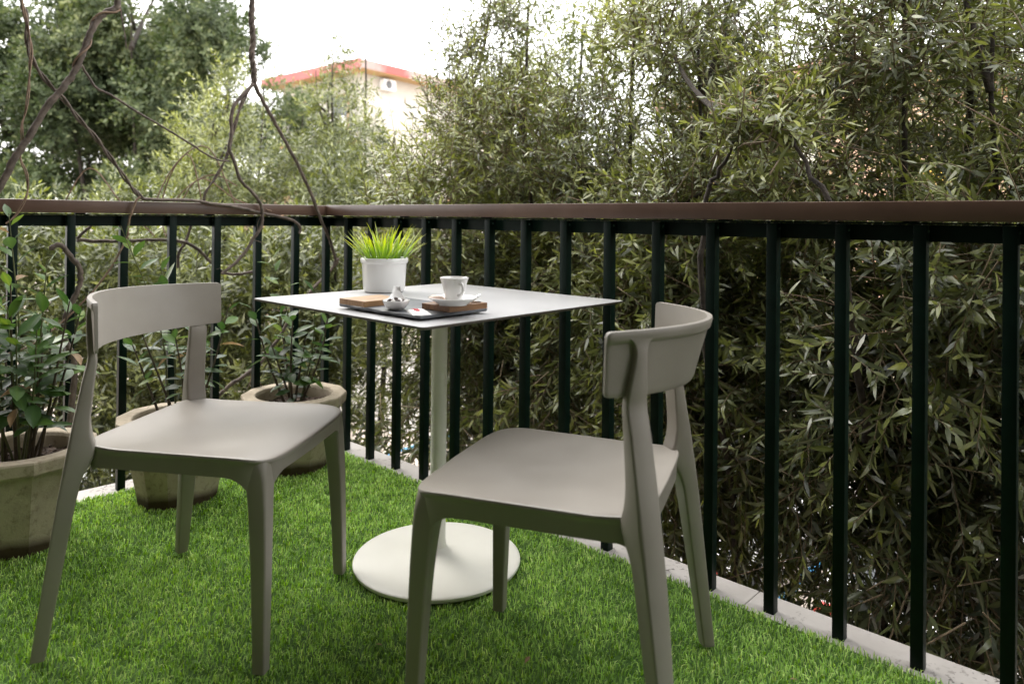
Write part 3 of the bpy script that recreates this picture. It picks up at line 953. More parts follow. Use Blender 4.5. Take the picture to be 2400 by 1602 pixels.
def leaf_matrix(pos, d, nrm, scale):
    d = np.asarray(d, float); d = d / np.linalg.norm(d)
    nrm = np.asarray(nrm, float); nrm = nrm - d * nrm.dot(d)
    if np.linalg.norm(nrm) < 1e-4: nrm = np.array([0.3, 0.1, 1]) - d * d[2]
    nrm /= np.linalg.norm(nrm)
    s = np.cross(nrm, d)
    m = Matrix.Identity(4)
    for i in range(3):
        m[i][0] = d[i] * scale; m[i][1] = s[i] * scale; m[i][2] = nrm[i] * scale; m[i][3] = pos[i]
    return m

LAUREL = [leaf_mesh('leaf', 'laurel', .35 + .025 * (k % 3), t, .14, .18 + .1 * (k % 3), .012 * (k % 2)) for k, t in enumerate((.12, .25, .38, .5, .62, .75, .9))]
DRYLEAF = leaf_mesh('leaf', 'dry', .36, .5, .5, .4, .02)
def laurel_plant(parent, stems, seed, leaf_from=.12, lsize=(.062, .095), spacing=.024):
    rr = random.Random(seed)
    for base, top, bend, gmat, bare in stems:
        b, t_ = np.array(base, float), np.array(top, float)
        mid = (b + t_) / 2 + np.array(bend)
        P = smooth_path([b, mid, t_], 10)
        n = len(P)
        r0 = .0052 if gmat == 'stem' else .0038
        MB().tube(P, [r0 * (1 - .65 * i / n) for i in range(n)], 7).build('stem', gmat, parent, smooth=60)
        L = sum(np.linalg.norm(P[i + 1] - P[i]) for i in range(n - 1))
        cnt = int(L * (1 - bare) / spacing)
        az = rr.uniform(0, 6)
        for k in range(cnt):
            s = bare + (1 - bare) * (k + .5) / cnt
            x = s * (n - 1); i = min(n - 2, int(x)); p = P[i] + (P[i + 1] - P[i]) * (x - i)
            ax = (P[i + 1] - P[i]); ax /= np.linalg.norm(ax)
            az += 2.399 + rr.gauss(0, .25)
            u = np.array([math.cos(az), math.sin(az), 0]); u -= ax * u.dot(ax); u /= np.linalg.norm(u)
            ang = R(78 - 42 * s ** 3) + rr.gauss(0, .18)
            d = ax * math.cos(ang) + u * math.sin(ang)
            d[2] -= rr.uniform(0, .35) * (1 - s)
            nrm = ax * math.sin(ang) - u * math.cos(ang) + np.array([rr.gauss(0, .25), rr.gauss(0, .25), rr.gauss(0, .1)])
            sz = rr.uniform(*lsize) * (1 if s < .9 else .75)
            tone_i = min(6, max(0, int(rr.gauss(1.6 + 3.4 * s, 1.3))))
            me = DRYLEAF if rr.random() < .02 else LAUREL[tone_i]
            o = bpy.data.objects.new('leaf', me); COL.objects.link(o); o.parent = parent
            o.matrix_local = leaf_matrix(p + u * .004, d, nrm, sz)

pl_me = make_planter_meshes().build('pot', 'concrete').data
for o in [o for o in bpy.data.objects if o.data is pl_me]:
    bpy.data.objects.remove(o)
plabels = ['concrete pot with a leafy laurel standing by the corner, behind the white table edge',
           'middle concrete pot, its laurel half hidden behind the left chair back',
           'concrete pot at the left picture edge with the fullest many-stemmed laurel']
for i, (px, py) in enumerate(POTS):
    pt = thing('laurel_planter', plabels[i], 'planter', (px, py, -0.012), 0.35 * i, 'laurels in faceted concrete pots')
    link('pot', pl_me, 'concrete', pt)
    soil_mb(i).build('soil', 'soil', pt, smooth=20)
    pt.rotation_euler = (0, 0, 0)
    rr = random.Random(40 + i)
    S = []
    if i == 0:
        S = [((-.02, 0, .245), (-.07, -.09, .83), (.035, .02, 0), 'stem_green', .22), ((.02, .01, .245), (.085, -.03, .70), (.02, 0, 0), 'stem_green', .25),
             ((-.03, -.02, .245), (-.15, -.06, .64), (-.01, 0, 0), 'stem', .2), ((.03, -.02, .245), (.13, .02, .62), (.02, 0, 0), 'stem', .2),
             ((.0, -.03, .245), (.02, -.10, .60), (0, -.02, 0), 'stem', .15), ((.015, .03, .245), (.10, .10, .56), (0, 0, 0), 'stem', .2),
             ((-.015, .02, .245), (-.09, .08, .60), (0, 0, 0), 'stem', .2), ((0, 0, .245), (.06, -.06, .52), (0, 0, 0), 'stem', .1), ((-.01, 0, .245), (-.07, -.08, .50), (0, 0, 0), 'stem', .1)]
    elif i == 1:
        S = [((-.03, 0, .245), (-.185, -.05, .945), (.04, .02, 0), 'stem_green', .30), ((-.02, .02, .245), (-.08, .02, .80), (.02, 0, 0), 'stem_green', .35),
             ((.02, .01, .245), (.10, 0, .62), (.01, 0, 0), 'stem', .25), ((.03, -.02, .245), (.02, -.08, .58), (.01, 0, 0), 'stem', .35),
             ((0, .0, .245), (-.10, -.08, .60), (0, 0, 0), 'stem', .3), ((.04, .02, .245), (.15, .05, .66), (.01, 0, 0), 'stem', .35), ((.0, .03, .245), (.04, .09, .64), (0, 0, 0), 'stem', .3), ((-.04, -.02, .245), (-.17, .0, .54), (0, 0, 0), 'stem', .35)]
    else:
        for k in range(15):
            a = rr.uniform(0, 6.28); r1 = rr.uniform(.02, .07); r2 = rr.uniform(.06, .21)
            h = rr.uniform(.56, .80)
            S.append(((r1 * math.cos(a), r1 * math.sin(a), .245), (r2 * math.cos(a), r2 * math.sin(a), h), (rr.gauss(0, .012), rr.gauss(0, .012), 0), 'stem_green' if k % 3 == 0 else 'stem', .27))
        S.append(((-.03, .02, .245), (-.07, .03, .985), (.02, 0, 0), 'stem_green', .35))
        S.append(((.0, .0, .245), (.03, .06, .84), (.01, 0, 0), 'stem_green', .35))
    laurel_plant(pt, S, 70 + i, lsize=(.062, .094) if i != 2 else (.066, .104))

# ------------------------------------------------------------------ dormant vines on the left run
VP = {
'rope': [(-1.06,2.89,2.84),(-1.05,2.90,2.4),(-1.056,2.896,2.1),(-1.048,2.904,1.835),(-1.049,2.903,1.776),(-1.046,2.906,1.718),(-1.043,2.909,1.66),(-1.047,2.905,1.606),(-1.04,2.912,1.554),(-1.039,2.913,1.507)],
'rope_right': [(-1.039,2.913,1.507),(-1.025,2.927,1.469),(-0.993,2.958,1.397),(-0.956,2.994,1.317),(-0.918,3.031,1.23),(-0.883,3.064,1.147),(-0.853,3.093,1.063),(-0.823,3.123,0.963),(-0.796,3.149,0.892),(-0.769,3.175,0.793),(-0.774,3.171,0.755)],
'rope_left': [(-1.039,2.905,1.499),(-1.065,2.874,1.453),(-1.092,2.848,1.403),(-1.1,2.84,1.355),(-1.098,2.842,1.298),(-1.105,2.835,1.24),(-1.092,2.848,1.19),(-1.07,2.869,1.11),(-1.035,2.903,1.065),(-1.011,2.927,1.019),(-1.005,2.932,0.967),(-1.013,2.924,0.919),(-1.033,2.905,0.877),(-1.072,2.867,0.801),(-1.122,2.818,0.746)],
'rope_mid': [(-1.045,2.916,1.502),(-1.063,2.917,1.473),(-1.084,2.897,1.41),(-1.101,2.881,1.332),(-1.117,2.865,1.231),(-1.137,2.846,1.166),(-1.157,2.826,1.113),(-1.181,2.803,1.06),(-1.185,2.799,1.026)],
'diag': [(-1.37,2.53,2.84),(-1.36,2.54,2.3),(-1.37,2.53,1.9),(-1.379,2.526,1.718),(-1.385,2.52,1.686),(-1.412,2.495,1.658),(-1.431,2.476,1.612),(-1.443,2.464,1.569),(-1.455,2.452,1.511),(-1.467,2.441,1.464),(-1.482,2.426,1.422),(-1.503,2.405,1.374),(-1.53,2.38,1.316),(-1.553,2.357,1.246),(-1.575,2.336,1.186),(-1.592,2.319,1.138),(-1.616,2.296,1.057),(-1.66,2.25,.93),(-1.70,2.21,.80)],
'diag_hang': [(-1.379,2.527,1.708),(-1.372,2.533,1.689),(-1.367,2.538,1.645),(-1.361,2.544,1.6),(-1.357,2.547,1.554)],
'diag_arc': [(-1.462,2.448,1.484),(-1.452,2.483,1.443),(-1.433,2.502,1.406),(-1.4,2.534,1.387),(-1.352,2.581,1.348),(-1.28,2.651,1.295),(-1.205,2.724,1.239),(-1.157,2.77,1.199),(-1.121,2.805,1.183),(-1.1,2.828,1.185)],
'cross': [(-1.63,2.34,2.84),(-1.61,2.355,2.3),(-1.61,2.36,1.9),(-1.603,2.364,1.667),(-1.596,2.371,1.631),(-1.591,2.376,1.575),(-1.589,2.378,1.517),(-1.577,2.39,1.467),(-1.556,2.41,1.423),(-1.531,2.434,1.383),(-1.506,2.459,1.343),(-1.481,2.483,1.297),(-1.455,2.509,1.255),(-1.428,2.535,1.207),(-1.401,2.561,1.153),(-1.377,2.585,1.103),(-1.355,2.605,1.062),(-1.334,2.626,1.032),(-1.298,2.661,1.028),(-1.211,2.745,1.028),(-1.16,2.795,1.018),(-1.09,2.863,1.006),(-1.021,2.931,0.987),(-0.957,2.992,0.97),(-0.91,3.038,0.952),(-0.889,3.059,0.924),(-0.891,3.057,0.9)],
'cross_thin': [(-1.605,2.352,1.70),(-1.585,2.34,1.655),(-1.567,2.358,1.523),(-1.567,2.357,1.451),(-1.57,2.355,1.369),(-1.575,2.35,1.302),(-1.582,2.343,1.258),(-1.581,2.344,1.211),(-1.584,2.342,1.149),(-1.572,2.353,1.103),(-1.568,2.356,1.055),(-1.574,2.351,1.017),(-1.591,2.335,0.969),(-1.61,2.316,0.939)],
'cross_tip': [(-1.337,2.612,1.036),(-1.344,2.602,1.022),(-1.355,2.592,0.979),(-1.361,2.586,0.942),(-1.364,2.583,0.899)],
'hor': [(-1.568,2.622,0.88),(-1.52,2.669,0.874),(-1.466,2.721,0.873),(-1.409,2.776,0.874),(-1.351,2.833,0.876),(-1.294,2.888,0.863),(-1.256,2.925,0.832),(-1.217,2.963,0.776),(-1.181,2.998,0.737),(-1.136,3.042,0.728),(-1.09,3.087,0.738)],
'hor_b': [(-1.567,2.623,0.883),(-1.551,2.638,0.907),(-1.534,2.655,0.931),(-1.52,2.668,0.956)],
'hor_c': [(-1.283,2.927,0.97),(-1.291,2.919,0.916),(-1.300,2.898,0.862),(-1.321,2.89,0.821),(-1.323,2.888,0.762)],
'stub': [(-1.54,2.426,0.856),(-1.519,2.447,0.868),(-1.496,2.468,0.83),(-1.476,2.488,0.788),(-1.474,2.49,0.747),(-1.482,2.482,0.702),(-1.504,2.461,0.628),(-1.51,2.455,0.578),(-1.493,2.471,0.51),(-1.483,2.481,0.447),(-1.49,2.47,.30),(-1.50,2.45,-.01)],
'thin_d': [(-1.356,2.577,0.905),(-1.376,2.557,0.842),(-1.397,2.537,0.785),(-1.426,2.508,0.725),(-1.455,2.48,0.677),(-1.49,2.446,0.625),(-1.527,2.411,0.58),(-1.566,2.373,0.542),(-1.624,2.317,0.518)],
'gray': [(-1.30,2.97,.10),(-1.21,3.054,0.231),(-1.155,3.107,0.276),(-1.089,3.171,0.334),(-1.025,3.233,0.442),(-0.98,3.278,0.537),(-0.906,3.349,0.645),(-0.835,3.419,0.737),(-.80,3.36,.78)],
}
def knobbly(P, r, seed, jit=.12):
    rr = random.Random(seed)
    n = len(P)
    return [r * (1 + rr.uniform(-jit, jit)) for i in range(n)]
def strands(path, n, rad, r0, turns, mat, parent, name='strand', sub=5, sides=7, taper=1.0, seed=0):
    """n stems twisted round one another along the path"""
    P = smooth_path(path, sub * 2)
    for s in range(n):
        Q = []
        L = 0
        nx = np.array([1.0, 0, 0])
        for i in range(len(P)):
            t = P[min(i + 1, len(P) - 1)] - P[max(i - 1, 0)]
            t = t / np.linalg.norm(t)
            nx = nx - t * nx.dot(t); nx /= np.linalg.norm(nx)
            ny = np.cross(t, nx)
            if i: L += np.linalg.norm(P[i] - P[i - 1])
            a = 2 * math.pi * (L * turns + s / n) + .3 * math.sin(L * 9 + s)
            k = 1 - (1 - taper) * i / len(P)
            Q.append(P[i] + (nx * math.cos(a) + ny * math.sin(a)) * rad * k)
        rr = random.Random(seed + s)
        rds = [r0 * (1 - (1 - taper) * i / len(Q)) * (1 + rr.uniform(-.1, .1)) * (1 if s == 0 else .85) for i in range(len(Q))]
        MB().tube(Q, rds, sides).build(name, mat, parent, smooth=60)
def stem(path, r0, r1, mat, parent, name='stem', sub=5, sides=8, seed=0):
    P = smooth_path(path, sub)
    rr = random.Random(seed)
    n = len(P)
    P = [p + np.array([rr.gauss(0, r0 * .12) for _ in range(3)]) for p in P]
    MB().tube(P, [(r0 + (r1 - r0) * i / n) * (1 + rr.uniform(-.1, .1)) for i in range(n)], sides).build(name, mat, parent, smooth=60)
    return P
def side_twigs(P, parent, cnt, L, r, mat, seed):
    rr = random.Random(seed)
    for k in range(cnt):
        i = rr.randrange(len(P) // 4, len(P) - 1)
        d = np.array([rr.gauss(0, 1), rr.gauss(0, .5), rr.gauss(0, .8)]); d /= np.linalg.norm(d)
        l = L * rr.uniform(.4, 1)
        p1 = P[i] + d * l * .5; p2 = p1 + (d + np.array([rr.gauss(0, .5), rr.gauss(0, .3), rr.gauss(0, .5)])) * l * .5
        MB().tube(smooth_path([P[i], p1, p2], 3), [r * (1 - .12 * q) for q in range(7)], 5).build('twig', mat, parent, smooth=60)

v1 = thing('twisted_vine', 'thick rope-like twisted bare vine hanging beside the sky gap and forking above the handrail', 'vine', VP['rope'][-1])
def rl_(key, o):
    c = np.array(o.location); return [tuple(np.array(p) - c) for p in VP[key]]
strands(rl_('rope', v1), 3, .0066, .0068, 9.5, 'bark_vine', v1, seed=1)
P = stem(rl_('rope_right', v1), .0086, .0064, 'bark_vine', v1, seed=2); side_twigs(P, v1, 5, .07, .002, 'bark_vine', 5)
P = stem(rl_('rope_left', v1), .0072, .0064, 'bark_vine', v1, seed=3)
strands(rl_('rope_mid', v1), 2, .0045, .0048, 5, 'bark_vine', v1, 'strand', taper=.6, seed=8)
side_twigs(P, v1, 6, .10, .0018, 'bark_vine', 6)
v2 = thing('diagonal_vine', 'thick smooth bare vine slanting down to the left picture edge', 'vine', VP['diag'][9])
P = stem(rl_('diag', v2), .0098, .0115, 'bark_vine', v2, seed=4)
strands(rl_('diag', v2)[:11], 1, .0128, .0036, 6.0, 'bark_tan', v2, 'strand', seed=12)
strands(rl_('diag_hang', v2), 2, .002, .0022, 16, 'bark_vine', v2, 'strand', taper=.5, seed=14)
stem(rl_('diag_arc', v2), .0042, .0032, 'bark_vine', v2, seed=15)
v3 = thing('crossing_vine', 'thin braided bare vine crossing the thick one and running along the handrail', 'vine', VP['cross'][17])
strands(rl_('cross', v3)[:18], 2, .0045, .0045, 6.5, 'bark_vine', v3, 'strand', seed=21)
stem(rl_('cross', v3)[16:], .0062, .0058, 'bark_vine', v3, seed=22)
strands(rl_('cross_thin', v3), 2, .003, .0028, 4, 'bark_tan', v3, 'strand', taper=.8, seed=23)
stem(rl_('cross_tip', v3), .0042, .0035, 'bark_tan', v3, seed=24)
stem(rl_('thin_d', v3), .0036, .0026, 'bark_tan', v3, seed=25)
v4 = thing('outer_vine', 'bare vine branch winding behind the left balusters below the handrail', 'vine', VP['hor'][5])
P = stem(rl_('hor', v4), .0068, .0058, 'bark_vine', v4, seed=31); side_twigs(P, v4, 8, .12, .0022, 'bark_vine', 32)
stem(rl_('hor_b', v4), .006, .0045, 'bark_vine', v4, seed=33)
stem(rl_('hor_c', v4), .0052, .006, 'bark_vine', v4, seed=34)
v5 = thing('vine_stump', 'bent grey vine stump rising behind the leftmost laurel', 'vine', VP['stub'][-1])
P = stem(rl_('stub', v5), .0085, .010, 'bark_vine', v5, seed=41); side_twigs(P, v5, 2, .06, .002, 'bark_vine', 42)
v6 = thing('grey_branch', 'grey bare branch rising behind the corner pot outside the railing', 'branch', VP['gray'][0])
P = stem(rl_('gray', v6), .0095, .0060, 'bark_vine', v6, seed=51); side_twigs(P, v6, 7, .16, .0028, 'bark_tan', 52)

# tan tendrils arching behind the vines, outside the railing
v7 = thing('tan_tendril', 'tangle of thin tan tendrils arching outside the left handrail', 'tendril', (*FL(.62, .35), .95))
rr = random.Random(77)
for k in range(6):
    b = np.array([rr.uniform(-.10, .10), rr.uniform(-.05, .05), rr.uniform(-.1, .02)])
    L = rr.uniform(.18, .5); a = rr.choice((0, math.pi)) + rr.gauss(-.1, .4)
    pts = [b, b + np.array([math.cos(a) * L * .35, math.sin(a) * .1, .12 + rr.uniform(0, .12)]), b + np.array([math.cos(a) * L * .75, math.sin(a) * .12, .16 + rr.uniform(-.05, .15)]), b + np.array([math.cos(a) * L * 1.1, math.sin(a) * .15, rr.uniform(-.02, .22)])]
    MB().tube(smooth_path(pts, 5), .0028, 5).build('stem', 'bark_tan', v7, smooth=60)

# ------------------------------------------------------------------ foliage engine
def norm(a): return a / np.maximum(np.linalg.norm(a, axis=-1, keepdims=True), 1e-9)

def leaves_mesh(name, pos, d, nrm, L, W, bend, tone, simple=False):
    n = len(pos)
    if simple:
        d = norm(d); nrm = norm(nrm - d * (nrm * d).sum(1, keepdims=True)); s = np.cross(nrm, d)
        V = np.empty((n, 4, 3))
        m = pos + d * (L * .45)[:, None]
        V[:, 0] = pos; V[:, 1] = m + s * (W * .5)[:, None]; V[:, 2] = pos + d * L[:, None] - nrm * (L * bend * .2)[:, None]; V[:, 3] = m - s * (W * .5)[:, None]
        return big_mesh(name, V.reshape(-1, 3), (np.arange(n) * 4)[:, None] + np.array([0, 3, 2, 1])[::-1], np.zeros((0, 3), int), np.repeat(np.clip(tone, 0, 1), 4))
    d = norm(d); nrm = norm(nrm - d * (nrm * d).sum(1, keepdims=True)); s = np.cross(nrm, d)
    L = L[:, None]; W = W[:, None]; b = bend[:, None]
    V = np.empty((n, 6, 3))
    V[:, 0] = pos
    m1 = pos + d * L * .36 + nrm * L * b * .06; m2 = pos + d * L * .70 - nrm * L * b * .04
    V[:, 1] = m1 - s * W * .5; V[:, 2] = m1 + s * W * .5 + nrm * W * .12
    V[:, 3] = m2 + s * W * .36 + nrm * W * .10; V[:, 4] = m2 - s * W * .36
    V[:, 5] = pos + d * L - nrm * L * b * .22
    k = (np.arange(n) * 6)[:, None]
    quads = k + np.array([1, 2, 3, 4])
    tris = np.concatenate([k + np.array([0, 2, 1]), k + np.array([4, 3, 5])])
    return big_mesh(name, V.reshape(-1, 3), quads, tris, np.repeat(np.clip(tone, 0, 1), 6))

def sprig_leaves(base, axis, length, nleaf, rng, a0=62, a1=26, droop=.15):
    """leaf positions, directions and normals on many curved sprigs at once"""
    n = len(base)
    s = (np.arange(nleaf) + .5) / nleaf
    S = np.broadcast_to(s, (n, nleaf)) + rng.normal(0, .02, (n, nleaf))
    up = np.array([0, 0, 1.0])
    ref = np.where(np.abs(axis[:, 2:3]) > .9, np.array([[1.0, 0, 0]]), up[None])
    e1 = norm(np.cross(axis, ref)); e2 = np.cross(axis, e1)
    phi = rng.uniform(0, 6.28, (n, 1)) + np.arange(nleaf)[None] * 2.399 + rng.normal(0, .3, (n, nleaf))
    rad = e1[:, None] * np.cos(phi)[..., None] + e2[:, None] * np.sin(phi)[..., None]
    ang = np.radians(a0 + (a1 - a0) * S ** 1.5) + rng.normal(0, .17, (n, nleaf))
    pos = base[:, None] + axis[:, None] * (length[:, None] * S)[..., None]
    pos[..., 2] -= droop * length[:, None] * S ** 2
    d = axis[:, None] * np.cos(ang)[..., None] + rad * np.sin(ang)[..., None]
    d[..., 2] -= .12 * (1 - S)
    nm = axis[:, None] * np.sin(ang)[..., None] - rad * np.cos(ang)[..., None] + rng.normal(0, .28, (n, nleaf, 3))
    nm[..., 2] += .25
    return pos.reshape(-1, 3), d.reshape(-1, 3), nm.reshape(-1, 3), S.reshape(-1)

def twig_mesh(name, base, axis, length, r, droop):
    """three-sided twigs"""
    n = len(base)
    ref = np.where(np.abs(axis[:, 2:3]) > .9, np.array([[1.0, 0, 0]]), np.array([[0, 0, 1.0]]))
    e1 = norm(np.cross(axis, ref)); e2 = np.cross(axis, e1)
    V = np.empty((n, 9, 3))
    for i, s in enumerate((-.25, .4, 1.0)):
        p = base + axis * (length * s)[:, None]; p[:, 2] -= droop * length * s * s
        rr = r * (1.25 - .75 * max(s, 0))
        for j in range(3):
            a = 2 * math.pi * j / 3
            V[:, i * 3 + j] = p + (e1 * math.cos(a) + e2 * math.sin(a)) * rr
    k = (np.arange(n) * 9)[:, None]
    Q = np.concatenate([k + np.array([i * 3 + j, i * 3 + (j + 1) % 3, (i + 1) * 3 + (j + 1) % 3, (i + 1) * 3 + j]) for i in range(2) for j in range(3)])
    T = np.concatenate([k + np.array([0, 2, 1]), k + np.array([6, 7, 8])])
    return big_mesh(name, V.reshape(-1, 3), Q, T, np.full(n * 9, .5))

WL = [leaf_mesh('leaf', 'willow', .20 + .02 * k, t, .25, .25 + .1 * k, 0, n=5, wide=.42) for k, t in enumerate((.2, .45, .7, .92))]
WDRY = leaf_mesh('leaf', 'dry', .3, .7, .5, .4, .02, n=5)

def tree(name, label, cat, base, lobes, nspr, leaf_len, leaf_w, mat, stems, group, rng, nleaf=16, spr_len=(.18, .34), up=.55, singles=0,
         tone0=.45, trunk_r=.035, droop=.15, dry=0, zdark=None, shell=.45, twigs=True, trunk_mat='bark', nbr=10, simple=False, hang=None, sag=0.0):
    t = thing(name, label, cat, base, 0, group)
    bx = np.array(base)
    lob = np.array([l[:3] for l in lobes]); rad = np.array([l[3:6] for l in lobes]); wt = np.array([l[6] if len(l) > 6 else 1 for l in lobes])
    vol = rad.prod(1) ** (2 / 3) * wt
    idx = rng.choice(len(lobes), nspr, p=vol / vol.sum())
    u = norm(rng.normal(size=(nspr, 3)))
    r = rng.uniform(shell, 1.0, nspr) ** .75
    pos = lob[idx] + u * rad[idx] * r[:, None]
    upv = np.zeros((nspr, 3))
    upv[:, 2] = up if hang is None else np.clip(np.interp(pos[:, 2], hang, (-.75, up)), -.75, up)
    axis = norm(norm(u / rad[idx]) * .75 + upv + rng.normal(0, .36, (nspr, 3)))
    ln = rng.uniform(*spr_len, nspr)
    P, D, Nn, S = sprig_leaves(pos - axis * ln[:, None] * .6, axis, ln, nleaf, rng, droop=droop)
    n = len(P)
    D[:, 2] -= sag * rng.uniform(0, 1.6, n)
    L = leaf_len * rng.uniform(.6, 1.12, n) * (1 - .25 * S)
    if hang is not None: L *= np.interp(P[:, 2], (.5, 1.4), (1.0, .74))
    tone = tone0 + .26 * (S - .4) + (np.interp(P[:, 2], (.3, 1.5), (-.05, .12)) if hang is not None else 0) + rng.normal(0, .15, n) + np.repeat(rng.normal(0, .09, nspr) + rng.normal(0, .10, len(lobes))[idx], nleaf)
    bend = rng.uniform(-.2, 1.0, n)
    take = np.zeros(n, bool)
    if singles:
        Y = P[:, 1]; dist = np.linalg.norm(P - np.array([0, 0, CAMZ]), axis=1)
        vis = (np.abs(P[:, 0] / np.maximum(Y, .1)) < .70) & (Y > .5) & ((P[:, 2] - CAMZ) / np.maximum(Y, .1) < .30) & ((P[:, 2] - CAMZ) / np.maximum(Y, .1) > -.64)
        sc = np.where(vis, L / dist, 0)
        k = np.argsort(-sc)[:singles]
        take[k] = True
        for i in k:
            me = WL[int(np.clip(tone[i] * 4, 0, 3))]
            if dry and rng.random() < dry: me = WDRY
            o = bpy.data.objects.new('leaf', me); COL.objects.link(o); o.parent = t
            o.matrix_local = leaf_matrix(P[i] - bx, D[i], Nn[i], float(L[i]))
    K = ~take
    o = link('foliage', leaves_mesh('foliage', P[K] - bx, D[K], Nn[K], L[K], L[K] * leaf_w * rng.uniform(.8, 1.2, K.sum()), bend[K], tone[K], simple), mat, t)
    o['kind'] = 'stuff'
    if twigs and not simple:
        o = link('twigs', twig_mesh('twigs', pos - axis * ln[:, None] * .6 - bx, axis, ln, .0022 * (leaf_len / .08), droop), 'twig', t)
        o['kind'] = 'stuff'
    if singles:
        m = 130
        j = rng.choice(nspr, m)
        ax = norm(axis[j] * .5 + rng.normal(0, .6, (m, 3)))
        o = link('bare_twigs', twig_mesh('bare_twigs', pos[j] - bx, ax, rng.uniform(.18, .42, m), .0017, .1), 'bark_tan', t)
        o['kind'] = 'stuff'
    # stems and limbs
    tips = []
    for si, path in enumerate(stems):
        Pp = smooth_path([np.array(p) - bx for p in path], 6)
        Pp = [p + rng.normal(0, trunk_r * .12, 3) * (0 if i == 0 else 1) for i, p in enumerate(Pp)]
        m = len(Pp)
        r0 = trunk_r * (1 if si == 0 else .7 if si < 3 else .36)
        MB().tube(Pp, [r0 * (1 - .86 * i / (m - 1)) + .003 for i in range(m)], 9).build('trunk' if si == 0 else 'stem', trunk_mat, t, smooth=60)
        tips.append(Pp)
    for k in range(nbr):
        l = rng.integers(len(lobes)); tgt = lob[l] - bx + rng.normal(0, .25, 3) * rad[l]
        Pp = tips[rng.integers(len(tips))]
        zs = np.array([p[2] for p in Pp])
        i = int(np.argmin(np.abs(zs - (tgt[2] - .35 * np.linalg.norm(tgt[:2] - np.array(Pp[len(Pp) // 2])[:2]) - .15))))
        i = min(i, len(Pp) - 2)
        a = Pp[i]; mid = (a + tgt) / 2 + rng.normal(0, .06, 3) + np.array([0, 0, -.05])
        B = smooth_path([a, mid, tgt], 6)
        rb = trunk_r * .42
        MB().tube(B, [rb * (1 - .8 * q / (len(B) - 1)) for q in range(len(B))], 6).build('branch', trunk_mat, t, smooth=60)
    return t

def hedge_lobes(cx, cy, zlo, ztop, R0, rng, n=26, taper_from=.68):
    out = []
    for k in range(n):
        q = (k + rng.uniform(0, 1)) / n
        z = zlo + (ztop - zlo) * q
        rr = R0 * (1 if q < taper_from else max(.22, 1 - .78 * (q - taper_from) / (1 - taper_from)))
        a = k * 2.399 + rng.normal(0, .3); d = rr * rng.uniform(.25, .62)
        s = rr * rng.uniform(.42, .62)
        out.append((cx + d * math.cos(a), cy + d * math.sin(a), z, s, s, s * rng.uniform(.9, 1.35), float(np.interp(z, (-1.4, -.2, .5, 1.1, 2.2), (.38, .66, 1.1, 1.0, .66)))))
    return out

def hedge_tree(t, o, ztop, R0, nspr, label, seed, singles=0, leaf=.088, zlo=-1.5, group='willow-leaved trees beyond the right-hand railing', world=None, lw=.20, tone0=.47, taper_from=.68, more=(), **kw):
    rng = np.random.default_rng(seed)
    cx, cy = world if world else FR(t, o)
    base = (float(cx), float(cy), GROUND)
    lobes = hedge_lobes(cx, cy, zlo, ztop, R0, rng, taper_from=taper_from)
    stems = []
    for k in range(3):
        a = k * 2.1 + rng.uniform(0, 1); d = R0 * rng.uniform(.15, .45)
        top = (cx + d * math.cos(a), cy + d * math.sin(a), ztop - .35 * (k + .8))
        stems.append([base, (cx + d * .5 * math.cos(a), cy + d * .5 * math.sin(a), zlo - .3), (cx + d * math.cos(a + .3), cy + d * math.sin(a + .3), zlo + (ztop - zlo) * .45), top])
    for path in more:
        stems.append([base] + list(path))
        e = path[-1]; lobes.append((e[0], e[1], e[2] + .03, .13, .13, .10, 1.6))
    return tree('willow_leaved_tree', label, 'tree', base, lobes, nspr, leaf, lw, 'willow', stems, group, rng, singles=singles, tone0=tone0, **kw)

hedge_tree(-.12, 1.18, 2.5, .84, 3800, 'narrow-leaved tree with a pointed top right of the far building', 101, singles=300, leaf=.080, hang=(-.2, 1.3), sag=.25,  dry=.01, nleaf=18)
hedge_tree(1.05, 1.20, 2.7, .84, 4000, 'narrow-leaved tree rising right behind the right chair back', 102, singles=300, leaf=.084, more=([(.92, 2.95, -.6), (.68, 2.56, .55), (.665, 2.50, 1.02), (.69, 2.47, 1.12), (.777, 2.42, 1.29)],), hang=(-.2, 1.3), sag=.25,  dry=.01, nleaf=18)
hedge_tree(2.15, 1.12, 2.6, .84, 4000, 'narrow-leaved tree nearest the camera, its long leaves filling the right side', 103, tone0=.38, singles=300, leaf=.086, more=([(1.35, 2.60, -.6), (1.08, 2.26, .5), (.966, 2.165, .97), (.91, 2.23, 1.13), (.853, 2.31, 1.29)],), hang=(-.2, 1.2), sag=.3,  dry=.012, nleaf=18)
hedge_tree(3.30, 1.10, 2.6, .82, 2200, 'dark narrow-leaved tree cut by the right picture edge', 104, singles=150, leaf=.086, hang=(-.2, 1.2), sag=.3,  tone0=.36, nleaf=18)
hedge_tree(.55, 2.75, 3.0, .95, 1800, 'narrow-leaved tree in the second row, seen between the two front trees', 105, leaf=.085, zlo=-.3, simple=True)
hedge_tree(1.95, 2.75, 3.1, .95, 1800, 'narrow-leaved tree in the second row behind the nearest one', 106, leaf=.085, zlo=-.3, simple=True)
hedge_tree(-.28, 2.0, 2.6, .85, 2100, 'narrow-leaved tree standing behind the gap between the two leftmost front trees', 109, leaf=.09, zlo=-.6, simple=True)
hedge_tree(-1.0, 2.5, 1.75, .80, 1800, 'low narrow-leaved tree right of the slender ones, below the far building wall', 107, leaf=.095, simple=True)
hedge_tree(3.3, 2.9, 2.8, .9, 1300, 'tall narrow-leaved tree far right in the second row', 108, leaf=.085, zlo=-.3, tone0=.38, simple=True)
